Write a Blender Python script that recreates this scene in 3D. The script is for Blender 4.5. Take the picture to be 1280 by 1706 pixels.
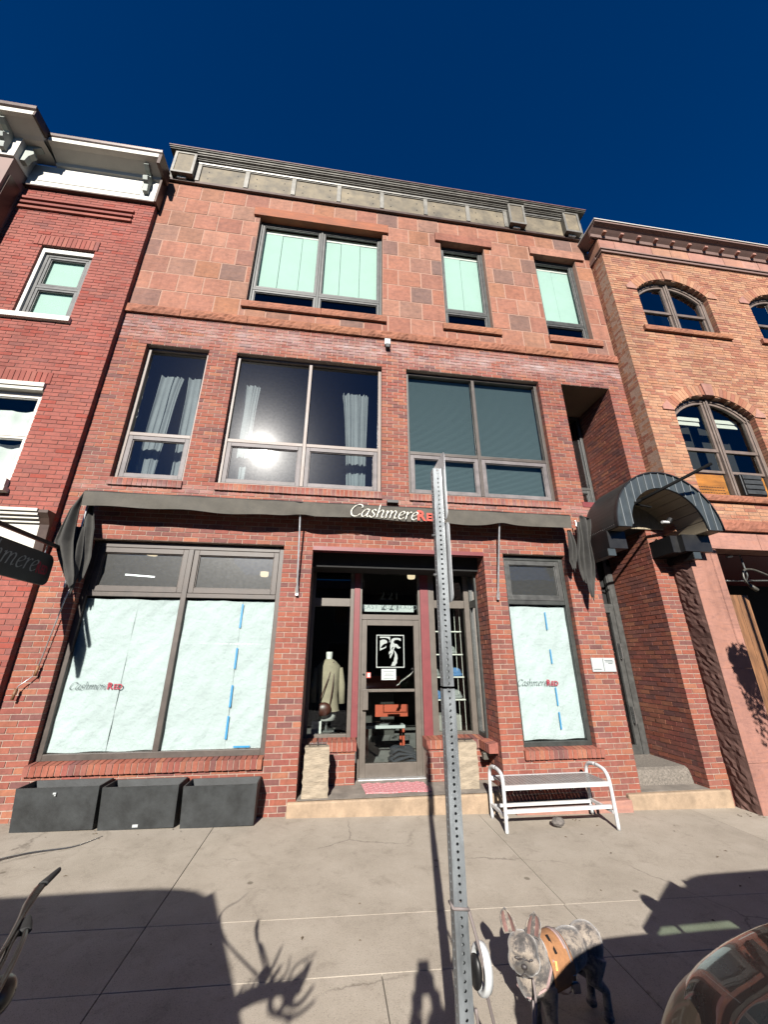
import bpy, math, random
from mathutils import Vector, Matrix
R = math.radians
random.seed(7)
for o in list(bpy.data.objects): bpy.data.objects.remove(o)
sc = bpy.context.scene
COL = sc.collection

# ------------------------------------------------------------------ camera
CAM = Vector((0, -5.6, 1.75))
cam = bpy.data.cameras.new('camera'); camo = bpy.data.objects.new('camera', cam); COL.objects.link(camo)
cam.sensor_fit = 'VERTICAL'; cam.sensor_height = 36.0; cam.lens = 641.0 / 1706.0 * 36.0
cam.clip_start = 0.03; cam.clip_end = 500
p_, y_, r_ = .3635, .135, .001
fw = Vector((math.sin(y_)*math.cos(p_), math.cos(y_)*math.cos(p_), math.sin(p_)))
rt = Vector((math.cos(y_), -math.sin(y_), 0)); up = rt.cross(fw)
rt2 = rt*math.cos(r_) + up*math.sin(r_); up2 = -rt*math.sin(r_) + up*math.cos(r_)
mw = Matrix((rt2, up2, -fw)).transposed().to_4x4(); mw.translation = CAM
camo.matrix_world = mw
sc.camera = camo

# ------------------------------------------------------------------ world, sun, exposure
EL, AZ = R(28.5), R(12.0)
w = bpy.data.worlds.new('World'); sc.world = w; w.use_nodes = True
nt = w.node_tree; nt.nodes.clear()
sky = nt.nodes.new('ShaderNodeTexSky'); sky.sky_type = 'NISHITA'; sky.sun_disc = False
sky.sun_elevation = EL; sky.sun_rotation = math.pi + AZ
sky.altitude = 2700; sky.air_density = 1.0; sky.dust_density = 0.0; sky.ozone_density = 6.0
gam = nt.nodes.new('ShaderNodeHueSaturation'); gam.inputs['Saturation'].default_value = 1.35; gam.inputs['Value'].default_value = .72; gam.inputs['Hue'].default_value = .508
bg = nt.nodes.new('ShaderNodeBackground'); bg.inputs[1].default_value = 0.05
wo = nt.nodes.new('ShaderNodeOutputWorld')
nt.links.new(sky.outputs[0], gam.inputs['Color']); nt.links.new(gam.outputs[0], bg.inputs[0]); nt.links.new(bg.outputs[0], wo.inputs[0])
sl = bpy.data.lights.new('sun', 'SUN'); sl.energy = 5.0; sl.angle = R(.53); sl.color = (1.0, .955, .88)
so = bpy.data.objects.new('sun', sl); COL.objects.link(so)
SUNV = Vector((-math.sin(AZ)*math.cos(EL), -math.cos(AZ)*math.cos(EL), math.sin(EL)))
so.rotation_euler = SUNV.to_track_quat('Z', 'Y').to_euler(); so.location = (-6, -30, 20)
sc.view_settings.view_transform = 'Standard'; sc.view_settings.look = 'None'
sc.view_settings.exposure = 1.34; sc.view_settings.gamma = 1.0; sc.view_settings.use_curve_mapping = False
sc.render.resolution_x = 769; sc.render.resolution_y = 1024
sc.render.engine = 'CYCLES'
try:
    sc.cycles.max_bounces = 7; sc.cycles.diffuse_bounces = 1; sc.cycles.transparent_max_bounces = 16; sc.cycles.glossy_bounces = 4
except Exception: pass

# ------------------------------------------------------------------ materials
M = {}
KA = .50      # surface colours below are noted for exposure 0.4; the picture is exposed for darker, real-world albedos
def nodes_of(name):
    m = bpy.data.materials.new(name); m.use_nodes = True
    t = m.node_tree; t.nodes.clear()
    return m, t, t.nodes, t.links
def N(t, typ, **kw):
    n = t.nodes.new(typ)
    for k, v in kw.items():
        if k.startswith('i_'):
            n.inputs[k[2:].replace('_', ' ')].default_value = v
        else: setattr(n, k, v)
    return n
def c4(c): return (c[0], c[1], c[2], 1.0)
def ramp(t, stops):
    r = t.nodes.new('ShaderNodeValToRGB'); e = r.color_ramp.elements
    while len(e) < len(stops): e.new(.5)
    for k, (p, c) in enumerate(stops): e[k].position = p; e[k].color = c4(c)
    return r
def mat(name, col, rough=.6, metal=0.0, var=.15, scale=6.0, bump=.0, bscale=60.0, coat=0.0, col2=None, dirt=0.0, spec=.5, coord='Position', stretch=None):
    """general surface: base colour broken up by two noises, fine bump"""
    if name in M: return M[name]
    kk = KA if metal < .6 else .8
    col = tuple(c*kk for c in col); col2 = tuple(c*kk for c in col2) if col2 else None
    m, t, n, l = nodes_of(name)
    out = N(t, 'ShaderNodeOutputMaterial'); b = N(t, 'ShaderNodeBsdfPrincipled')
    b.inputs['Roughness'].default_value = rough; b.inputs['Metallic'].default_value = metal
    b.inputs['Specular IOR Level'].default_value = spec
    if coat: b.inputs['Coat Weight'].default_value = coat; b.inputs['Coat Roughness'].default_value = .02
    g = N(t, 'ShaderNodeNewGeometry') if coord == 'Position' else N(t, 'ShaderNodeTexCoord')
    src = g.outputs['Position'] if coord == 'Position' else g.outputs['Object']
    if stretch:
        mp = N(t, 'ShaderNodeMapping'); mp.inputs['Scale'].default_value = stretch; l.new(src, mp.inputs[0]); src = mp.outputs[0]
    nz = N(t, 'ShaderNodeTexNoise', i_Scale=scale, i_Detail=6.0, i_Roughness=.65); l.new(src, nz.inputs['Vector'])
    c2 = col2 if col2 else tuple(min(1, c*(1-var*1.6)) for c in col)
    c1 = col if col2 else tuple(min(1, c*(1+var*.6)) for c in col)
    rp = ramp(t, [(.3, c2), (.68, c1)]); l.new(nz.outputs[0], rp.inputs[0])
    cur = rp.outputs[0]
    if dirt:
        n2 = N(t, 'ShaderNodeTexNoise', i_Scale=scale*.35, i_Detail=8.0, i_Roughness=.75); l.new(src, n2.inputs['Vector'])
        r2 = ramp(t, [(.46, (0, 0, 0)), (.72, (dirt, dirt, dirt))]); l.new(n2.outputs[0], r2.inputs[0])
        mx = N(t, 'ShaderNodeMixRGB', blend_type='MIX'); l.new(r2.outputs[0], mx.inputs[0]); l.new(cur, mx.inputs[1])
        mx.inputs[2].default_value = c4(tuple(c*.45 for c in col)); cur = mx.outputs[0]
    l.new(cur, b.inputs['Base Color'])
    mr = N(t, 'ShaderNodeMapRange'); mr.inputs[3].default_value = max(0, rough-.08); mr.inputs[4].default_value = min(1, rough+.1)
    l.new(nz.outputs[0], mr.inputs[0]); l.new(mr.outputs[0], b.inputs['Roughness'])
    if bump:
        nb = N(t, 'ShaderNodeTexNoise', i_Scale=bscale, i_Detail=5.0, i_Roughness=.6); l.new(src, nb.inputs['Vector'])
        bp = N(t, 'ShaderNodeBump', i_Strength=min(1, bump), i_Distance=.01*max(1, bump)); l.new(nb.outputs[0], bp.inputs['Height']); l.new(bp.outputs[0], b.inputs['Normal'])
    l.new(b.outputs[0], out.inputs[0]); M[name] = m
    return m
def piece_mat(name, stops, rough=.85, bump=.35, bscale=110.0, mottle=.35, mscale=22.0, efflo=None, smear=None, layers=False):
    """material for bricks / stone blocks: one hue per piece (attribute + object random)"""
    m, t, n, l = nodes_of(name)
    out = N(t, 'ShaderNodeOutputMaterial'); b = N(t, 'ShaderNodeBsdfPrincipled'); b.inputs['Specular IOR Level'].default_value = .3
    at = N(t, 'ShaderNodeAttribute', attribute_name='rnd'); oi = N(t, 'ShaderNodeObjectInfo')
    ad = N(t, 'ShaderNodeMath', operation='ADD'); l.new(at.outputs['Fac'], ad.inputs[0]); l.new(oi.outputs['Random'], ad.inputs[1])
    fr = N(t, 'ShaderNodeMath', operation='FRACT'); l.new(ad.outputs[0], fr.inputs[0])
    rp = ramp(t, [(p, tuple(c*KA for c in cc)) for p, cc in stops]); rp.color_ramp.interpolation = 'LINEAR'; l.new(fr.outputs[0], rp.inputs[0])
    g = N(t, 'ShaderNodeNewGeometry')
    nz = N(t, 'ShaderNodeTexNoise', i_Scale=mscale, i_Detail=7.0, i_Roughness=.7); l.new(g.outputs['Position'], nz.inputs['Vector'])
    mr = N(t, 'ShaderNodeMapRange'); mr.inputs[1].default_value = .25; mr.inputs[2].default_value = .75
    mr.inputs[3].default_value = 1-mottle; mr.inputs[4].default_value = 1+mottle*.6; l.new(nz.outputs[0], mr.inputs[0])
    mx = N(t, 'ShaderNodeMixRGB', blend_type='MULTIPLY'); mx.inputs[0].default_value = 1; l.new(rp.outputs[0], mx.inputs[1]); l.new(mr.outputs[0], mx.inputs[2])
    cur = mx.outputs[0]
    # large-scale weathering
    nw = N(t, 'ShaderNodeTexNoise', i_Scale=.9, i_Detail=5.0, i_Roughness=.7); l.new(g.outputs['Position'], nw.inputs['Vector'])
    mw_ = N(t, 'ShaderNodeMapRange'); mw_.inputs[1].default_value = .3; mw_.inputs[2].default_value = .7; mw_.inputs[3].default_value = .82; mw_.inputs[4].default_value = 1.12; l.new(nw.outputs[0], mw_.inputs[0])
    mx2 = N(t, 'ShaderNodeMixRGB', blend_type='MULTIPLY'); mx2.inputs[0].default_value = 1; l.new(cur, mx2.inputs[1]); l.new(mw_.outputs[0], mx2.inputs[2]); cur = mx2.outputs[0]
    ms = N(t, 'ShaderNodeMapping'); ms.inputs['Scale'].default_value = (2.6, 2.6, .28); l.new(g.outputs['Position'], ms.inputs[0])
    ns = N(t, 'ShaderNodeTexNoise', i_Scale=1.5, i_Detail=7.0, i_Roughness=.75); l.new(ms.outputs[0], ns.inputs['Vector'])
    rs_ = ramp(t, [(.33, (.66, .63, .62)), (.5, (1, 1, 1)), (.7, (1.08, 1.06, 1.05))]); l.new(ns.outputs[0], rs_.inputs[0])
    m7 = N(t, 'ShaderNodeMixRGB', blend_type='MULTIPLY'); m7.inputs[0].default_value = .5; l.new(cur, m7.inputs[1]); l.new(rs_.outputs[0], m7.inputs[2]); cur = m7.outputs[0]
    if efflo:   # lime bloom on the brick between two heights
        sp = N(t, 'ShaderNodeSeparateXYZ'); l.new(g.outputs['Position'], sp.inputs[0])
        tot = None
        for (za, zb, amt) in efflo:
            a = N(t, 'ShaderNodeMapRange', interpolation_type='SMOOTHSTEP'); a.inputs[1].default_value = za; a.inputs[2].default_value = (za+zb)/2; l.new(sp.outputs[2], a.inputs[0])
            c = N(t, 'ShaderNodeMapRange', interpolation_type='SMOOTHSTEP'); c.inputs[1].default_value = zb; c.inputs[2].default_value = (za+zb)/2; l.new(sp.outputs[2], c.inputs[0])
            k = N(t, 'ShaderNodeMath', operation='MULTIPLY'); l.new(a.outputs[0], k.inputs[0]); l.new(c.outputs[0], k.inputs[1])
            k2 = N(t, 'ShaderNodeMath', operation='MULTIPLY'); l.new(k.outputs[0], k2.inputs[0]); k2.inputs[1].default_value = amt
            if tot is None: tot = k2
            else:
                s = N(t, 'ShaderNodeMath', operation='ADD'); l.new(tot.outputs[0], s.inputs[0]); l.new(k2.outputs[0], s.inputs[1]); tot = s
        mp = N(t, 'ShaderNodeMapping'); mp.inputs['Scale'].default_value = (1.0, 1, 2.6); l.new(g.outputs['Position'], mp.inputs[0])
        ne = N(t, 'ShaderNodeTexNoise', i_Scale=1.6, i_Detail=9.0, i_Roughness=.8); l.new(mp.outputs[0], ne.inputs['Vector'])
        re = N(t, 'ShaderNodeMapRange'); re.inputs[1].default_value = .42; re.inputs[2].default_value = .68; l.new(ne.outputs[0], re.inputs[0])
        k3 = N(t, 'ShaderNodeMath', operation='MULTIPLY', use_clamp=True); l.new(tot.outputs[0], k3.inputs[0]); l.new(re.outputs[0], k3.inputs[1])
        m3 = N(t, 'ShaderNodeMixRGB'); l.new(k3.outputs[0], m3.inputs[0]); l.new(cur, m3.inputs[1]); m3.inputs[2].default_value = (.28, .22, .215, 1); cur = m3.outputs[0]
    if layers:
        mp = N(t, 'ShaderNodeMapping'); mp.inputs['Scale'].default_value = (1, 1, 4); mp.inputs['Rotation'].default_value = (0, .4, 0); l.new(g.outputs['Position'], mp.inputs[0])
        ne = N(t, 'ShaderNodeTexNoise', i_Scale=3.2, i_Detail=9.0, i_Roughness=.7, i_Distortion=1.5); l.new(mp.outputs[0], ne.inputs['Vector'])
        rr = ramp(t, [(.3, (.72, .72, .76)), (.5, (1, 1, 1)), (.7, (1.12, 1.03, .93))]); l.new(ne.outputs[0], rr.inputs[0])
        m4 = N(t, 'ShaderNodeMixRGB', blend_type='MULTIPLY'); m4.inputs[0].default_value = .9; l.new(cur, m4.inputs[1]); l.new(rr.outputs[0], m4.inputs[2]); cur = m4.outputs[0]
    l.new(cur, b.inputs['Base Color']); b.inputs['Roughness'].default_value = rough
    nb = N(t, 'ShaderNodeTexNoise', i_Scale=bscale, i_Detail=6.0, i_Roughness=.65); l.new(g.outputs['Position'], nb.inputs['Vector'])
    bp = N(t, 'ShaderNodeBump', i_Strength=bump, i_Distance=.006); l.new(nb.outputs[0], bp.inputs['Height']); l.new(bp.outputs[0], b.inputs['Normal'])
    l.new(b.outputs[0], out.inputs[0]); M[name] = m
    return m
def glass_mat(name, tint=(.8, .92, .9), ior=1.5, dust=0.0, boost=1.0, ripple=0.0, dustrough=.32, dustdiff=.12):
    m, t, n, l = nodes_of(name)
    out = N(t, 'ShaderNodeOutputMaterial')
    tr = N(t, 'ShaderNodeBsdfTransparent'); tr.inputs[0].default_value = c4(tint)
    gl = N(t, 'ShaderNodeBsdfGlossy'); gl.inputs['Roughness'].default_value = .0; gl.inputs['Color'].default_value = (1, 1, 1, 1)
    fr = N(t, 'ShaderNodeFresnel'); fr.inputs[0].default_value = ior
    k = N(t, 'ShaderNodeMath', operation='MULTIPLY', use_clamp=True); k.inputs[1].default_value = boost; l.new(fr.outputs[0], k.inputs[0])
    mx = N(t, 'ShaderNodeMixShader'); l.new(k.outputs[0], mx.inputs[0]); l.new(tr.outputs[0], mx.inputs[1]); l.new(gl.outputs[0], mx.inputs[2])
    cur = mx.outputs[0]
    g = N(t, 'ShaderNodeNewGeometry')
    if ripple:
        nb = N(t, 'ShaderNodeTexNoise', i_Scale=1.3, i_Detail=2.0); l.new(g.outputs['Position'], nb.inputs['Vector'])
        bp = N(t, 'ShaderNodeBump', i_Strength=ripple, i_Distance=.02); l.new(nb.outputs[0], bp.inputs['Height']); l.new(bp.outputs[0], gl.inputs['Normal'])
    if dust:
        g2 = N(t, 'ShaderNodeBsdfGlossy'); g2.inputs['Roughness'].default_value = .07
        g3 = N(t, 'ShaderNodeBsdfGlossy'); g3.inputs['Roughness'].default_value = dustrough
        df = N(t, 'ShaderNodeBsdfDiffuse'); df.inputs[0].default_value = (.6, .62, .6, 1)
        nz = N(t, 'ShaderNodeTexNoise', i_Scale=22.0, i_Detail=5.0, i_Roughness=.8); l.new(g.outputs['Position'], nz.inputs['Vector'])
        mr = N(t, 'ShaderNodeMapRange'); mr.inputs[1].default_value = .35; mr.inputs[2].default_value = .75; mr.inputs[3].default_value = dust*.75; mr.inputs[4].default_value = dust*1.15; l.new(nz.outputs[0], mr.inputs[0])
        a1 = N(t, 'ShaderNodeMixShader'); a1.inputs[0].default_value = .005; l.new(cur, a1.inputs[1]); l.new(g2.outputs[0], a1.inputs[2])
        a2 = N(t, 'ShaderNodeMixShader'); l.new(mr.outputs[0], a2.inputs[0]); l.new(a1.outputs[0], a2.inputs[1]); l.new(g3.outputs[0], a2.inputs[2])
        mr2 = N(t, 'ShaderNodeMath', operation='MULTIPLY'); l.new(mr.outputs[0], mr2.inputs[0]); mr2.inputs[1].default_value = dustdiff
        a3 = N(t, 'ShaderNodeMixShader'); l.new(mr2.outputs[0], a3.inputs[0]); l.new(a2.outputs[0], a3.inputs[1]); l.new(df.outputs[0], a3.inputs[2])
        cur = a3.outputs[0]
    l.new(cur, out.inputs[0]); M[name] = m
    return m
def emit_mat(name, col, s):
    m, t, n, l = nodes_of(name); out = N(t, 'ShaderNodeOutputMaterial'); e = N(t, 'ShaderNodeEmission'); e.inputs[0].default_value = c4(col); e.inputs[1].default_value = s
    l.new(e.outputs[0], out.inputs[0]); M[name] = m; return m

BR_STOPS = [(0, (.37, .105, .066)), (.14, (.42, .14, .09)), (.3, (.34, .10, .078)), (.42, (.39, .15, .11)), (.54, (.27, .105, .09)), (.62, (.21, .09, .082)), (.70, (.37, .115, .076)), (.82, (.46, .18, .105)), (.9, (.30, .115, .095)), (1, (.37, .105, .066))]
piece_mat('red_brick', BR_STOPS, efflo=[(6.75, 7.45, 1.1), (3.98, 4.22, .55)], mottle=.3)
piece_mat('red_brick_left', [(0, (.39, .11, .082)), (.25, (.42, .13, .10)), (.5, (.37, .11, .085)), (.62, (.39, .075, .05)), (.72, (.30, .105, .088)), (.85, (.41, .135, .10)), (1, (.39, .11, .082))], mottle=.22)
piece_mat('orange_brick', [(0, (.55, .25, .14)), (.18, (.60, .33, .2)), (.35, (.44, .17, .10)), (.5, (.42, .17, .115)), (.6, (.56, .28, .16)), (.74, (.40, .18, .125)), (.86, (.58, .33, .2)), (1, (.55, .25, .14))], mottle=.3)
piece_mat('sandstone', [(0, (.41, .165, .105)), (.15, (.48, .22, .15)), (.3, (.37, .14, .095)), (.42, (.38, .21, .155)), (.55, (.46, .20, .11)), (.68, (.25, .15, .125)), (.76, (.43, .175, .12)), (.9, (.49, .24, .165)), (1, (.41, .165, .105))], bump=1.0, bscale=24, mottle=.34, mscale=11, layers=True)
piece_mat('pink_stone', [(0, (.50, .25, .20)), (.3, (.52, .28, .22)), (.6, (.47, .23, .18)), (.85, (.55, .29, .19)), (1, (.50, .25, .20))], bump=.35, bscale=60, mottle=.18, mscale=7, layers=True)
piece_mat('brown_rough_stone', [(0, (.20, .11, .09)), (.5, (.24, .13, .11)), (1, (.20, .11, .09))], bump=1.0, bscale=9, mottle=.35, mscale=12)
piece_mat('rough_sandstone', [(0, (.40, .155, .10)), (.5, (.44, .19, .10)), (1, (.40, .155, .10))], bump=1.0, bscale=14, mottle=.35, mscale=8, layers=True)
mat('lintel_orange', (.42, .13, .055), .8, var=.25, scale=3, bump=.4, bscale=50, stretch=(1, 1, 5))
mat('mortar', (.52, .385, .31), .95, var=.2, scale=30, bump=.4, bscale=200)
mat('mortar_left', (.30, .13, .11), .95, var=.2, scale=30, bump=.3, bscale=200)
mat('mortar_orange', (.55, .37, .27), .95, var=.2, scale=30, bump=.4, bscale=200)
mat('mortar_stone', (.52, .30, .22), .95, var=.12, scale=30, bump=.4, bscale=150)
mat('bronze_frame', (.10, .076, .062), .5, var=.22, scale=9, bump=.08, bscale=90, dirt=.4)
mat('pale_frame', (.24, .18, .15), .5, var=.2, scale=5, bump=.1, bscale=90, dirt=.2)
mat('dusty_sash', (.22, .19, .19), .6, var=.35, scale=5, bump=.1, bscale=90)
mat('dark_frame', (.05, .055, .05), .5, var=.3, scale=8, bump=.05)
mat('grey_frame', (.095, .095, .09), .45, var=.3, scale=8, bump=.05)
mat('taupe_frame', (.145, .12, .097), .5, var=.12, scale=8, bump=.05)
mat('red_paint', (.24, .035, .04), .5, var=.12, scale=7, bump=.05)
mat('white_paint', (.80, .77, .68), .6, var=.06, scale=5, bump=.06, bscale=40)
mat('white_trim', (.82, .79, .72), .5, var=.05, scale=6)
mat('sage_paint', (.40, .44, .39), .6, var=.1, scale=8)
mat('brown_metal', (.11, .07, .055), .4, metal=.3, var=.2, scale=5)
mat('brown_panel', (.28, .17, .14), .6, var=.1, scale=5)
mat('cornice_metal', (.16, .15, .125), .45, metal=.25, var=.35, scale=4, bump=.1, bscale=20, dirt=.4)
mat('cornice_light', (.30, .285, .25), .45, metal=.2, var=.25, scale=4, bump=.08, bscale=20)
mat('cornice_panel', (.25, .20, .125), .7, var=.45, scale=3.2, bump=.2, bscale=14, dirt=.5)
mat('coping', (.19, .085, .075), .5, var=.3, scale=6)
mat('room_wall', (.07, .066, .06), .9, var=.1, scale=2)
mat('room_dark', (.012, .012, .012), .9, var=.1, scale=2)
mat('room_floor', (.30, .29, .28), .6, var=.2, scale=3)
mat('ceiling_beige', (.33, .25, .15), .8, var=.1, scale=3)
mat('curtain_white', (.40, .42, .42), .9, var=.08, scale=4, bump=.1, bscale=120)
mat('curtain_left', (.85, .85, .83), .9, var=.04, scale=4)
mat('mint_blind', (.44, .62, .53), .8, var=.05, scale=2.5, bump=.15, bscale=7)
mat('paper', (.57, .64, .635), .85, var=.07, scale=1.6, bump=2.6, bscale=9, stretch=(1, 1, 1))
mat('blue_tape', (.02, .30, .62), .5, var=.05)
mat('awning_cloth', (.12, .108, .088), .85, var=.18, scale=7, bump=.35, bscale=14)
mat('awning_dark', (.065, .062, .056), .85, var=.2, scale=7, bump=.35, bscale=14)
mat('aluminium', (.58, .58, .58), .35, metal=.7, var=.15, scale=14)
mat('white_metal', (.80, .80, .80), .4, var=.06, scale=10)
mat('bench_slat', (.46, .45, .44), .35, metal=.3, var=.12, scale=10)
mat('galvanised', (.37, .40, .42), .42, metal=.45, var=.35, scale=16, bump=.12, bscale=50, stretch=(1, 1, .25), dirt=.25)
mat('planter', (.045, .05, .052), .6, var=.35, scale=6, bump=.12, bscale=50, dirt=.2)
mat('soil', (.05, .035, .025), .95, var=.3, scale=20, bump=.6, bscale=40)
mat('letter_cream', (.85, .83, .72), .7, var=.02)
mat('letter_red', (.72, .085, .05), .7, var=.02)
mat('letter_grey', (.08, .12, .12), .6, var=.02)
mat('letter_darkred', (.42, .02, .05), .6, var=.02)
mat('letter_black', (.004, .004, .004), .9, var=.02, spec=.05)
mat('matt_black', (.008, .008, .008), .8, var=.1, spec=.08)
mat('sign_white', (.60, .63, .63), .4, var=.04)
mat('logo_white', (.42, .46, .44), .6, var=.05, scale=30)
mat('blade_sign', (.035, .045, .045), .45, var=.2, scale=8)
mat('black_metal', (.012, .012, .013), .45, var=.2)
mat('canopy_side', (.022, .023, .022), .55, var=.2, scale=4, bump=.05)
mat('canopy_face', (.085, .105, .115), .4, metal=.3, var=.15, scale=5)
mat('seam_light', (.34, .37, .38), .4, metal=.3, var=.1)
mat('canopy_soffit', (.30, .24, .165), .6, var=.15, scale=4, bump=.05)
mat('plank_beige', (.46, .38, .26), .6, var=.15, scale=4, bump=.08, bscale=30, stretch=(3, .5, 3))
mat('cedar', (.30, .135, .055), .6, var=.35, scale=7, bump=.2, bscale=40, stretch=(4, 4, .5))
mat('orange_ply', (.75, .27, .04), .5, var=.3, scale=4, bump=.05, stretch=(.6, 1, 3))
mat('step_sandstone', (.50, .36, .24), .85, var=.2, scale=6, bump=.5, bscale=40, dirt=.35)
mat('step_top', (.36, .31, .26), .9, var=.25, scale=5, bump=.4, bscale=60, dirt=.45)
mat('carpet', (.30, .26, .22), 1, var=.4, scale=45, bump=1.0, bscale=140)
mat('post_stone', (.50, .41, .30), .9, var=.22, scale=6, bump=1.0, bscale=26, stretch=(1, 1, 4), dirt=.2)
mat('fieldstone', (.25, .22, .2), .9, var=.4, scale=22, bump=.8, bscale=40)
mat('mat_red', (.95, .62, .62), .95, var=.25, scale=55, bump=.6, bscale=160, col2=(.62, .03, .06))
mat('coat_beige', (.42, .35, .25), .9, var=.12, scale=10, bump=.2)
mat('leather_brown', (.10, .03, .02), .4, var=.2, scale=10)
mat('mannequin', (.75, .74, .70), .5, var=.05)
mat('hat_grey', (.32, .33, .32), .95, var=.15, scale=30, bump=.4)
mat('hat_blue', (.10, .24, .50), .95, var=.15, scale=30, bump=.4)
mat('hat_pink', (.72, .25, .38), .9, var=.1)
mat('orange_glow', (.55, .075, .02), .6, var=.1, scale=4)
mat('clothes_dark', (.03, .035, .05), .9, var=.3, scale=20, bump=.5)
mat('asphalt', (.05, .05, .052), .9, var=.25, scale=40, bump=.5, bscale=220)
mat('kerb', (.36, .34, .31), .9, var=.2, scale=10, bump=.4, bscale=90)
mat('rubber', (.02, .02, .02), .75, var=.2, bump=.1)
mat('chrome', (.62, .63, .62), .12, metal=1.0, var=.05)
mat('steel', (.42, .43, .42), .28, metal=.85, var=.15, scale=20)
mat('plastic_white', (.82, .84, .84), .35, var=.02)
mat('bronze_paint', (.105, .085, .062), .36, metal=.5, var=.05, coat=.35)
mat('bonnet_black', (.008, .008, .009), .25, metal=0, var=.05, coat=1.0)
mat('dark_steel', (.05, .052, .052), .28, metal=.8, var=.2, scale=20)
mat('silver_paint', (.30, .31, .32), .3, metal=.5, var=.04, coat=1.0)
mat('lamp_lens', (.7, .7, .68), .1, metal=.4, var=.1, coat=1)
mat('harness_orange', (.50, .235, .10), .9, var=.15, scale=30, bump=.4, bscale=90)
mat('strap_pink', (.62, .42, .40), .8, var=.1, scale=60)
mat('strap_grey', (.30, .25, .24), .8, var=.1)
mat('tag_yellow', (.85, .65, .02), .5, var=.02)
mat('dog_skin_dark', (.055, .045, .045), .55, var=.2, scale=40)
mat('ear_pink', (.30, .16, .14), .8, var=.2, scale=40)
mat('hair_dark', (.03, .02, .015), .8, var=.2, scale=40)
mat('skin', (.45, .25, .17), .6, var=.06)
mat('jacket', (.04, .05, .07), .9, var=.2, bump=.3)
mat('jeans', (.05, .08, .14), .9, var=.2, bump=.3)
mat('leaf', (.06, .11, .035), .7, var=.35, scale=30)
mat('far_brick', (.16, .06, .045), .9, var=.2, scale=8)
mat('far_stone', (.22, .2, .17), .9, var=.2, scale=2)
mat('dry_leaf', (.20, .14, .08), .9, var=.3, scale=50)
emit_mat('downlight', (1.0, .78, .5), .45)
emit_mat('tube_light', (.95, 1.0, .95), 1.6)
glass_mat('glass_clear', (.84, .90, .88), 1.5)
glass_mat('glass_dusty', (.74, .79, .80), 1.75, dust=.0025, ripple=.15, dustrough=.22)
glass_mat('glass_dusty_heavy', (.70, .77, .78), 1.7, dust=.004, ripple=.1, dustrough=.25)
glass_mat('glass_plain', (.93, .965, .965), 1.5, ripple=.1)
glass_mat('glass_transom', (.80, .84, .82), 1.5, dust=.035, ripple=.1, dustdiff=1.3)
glass_mat('glass_sky', (.25, .32, .36), 1.9, boost=1.5, ripple=.3)
glass_mat('glass_far', (.1, .1, .1), 1.6)
glass_mat('car_glass', (.42, .58, .47), 1.5)

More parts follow.
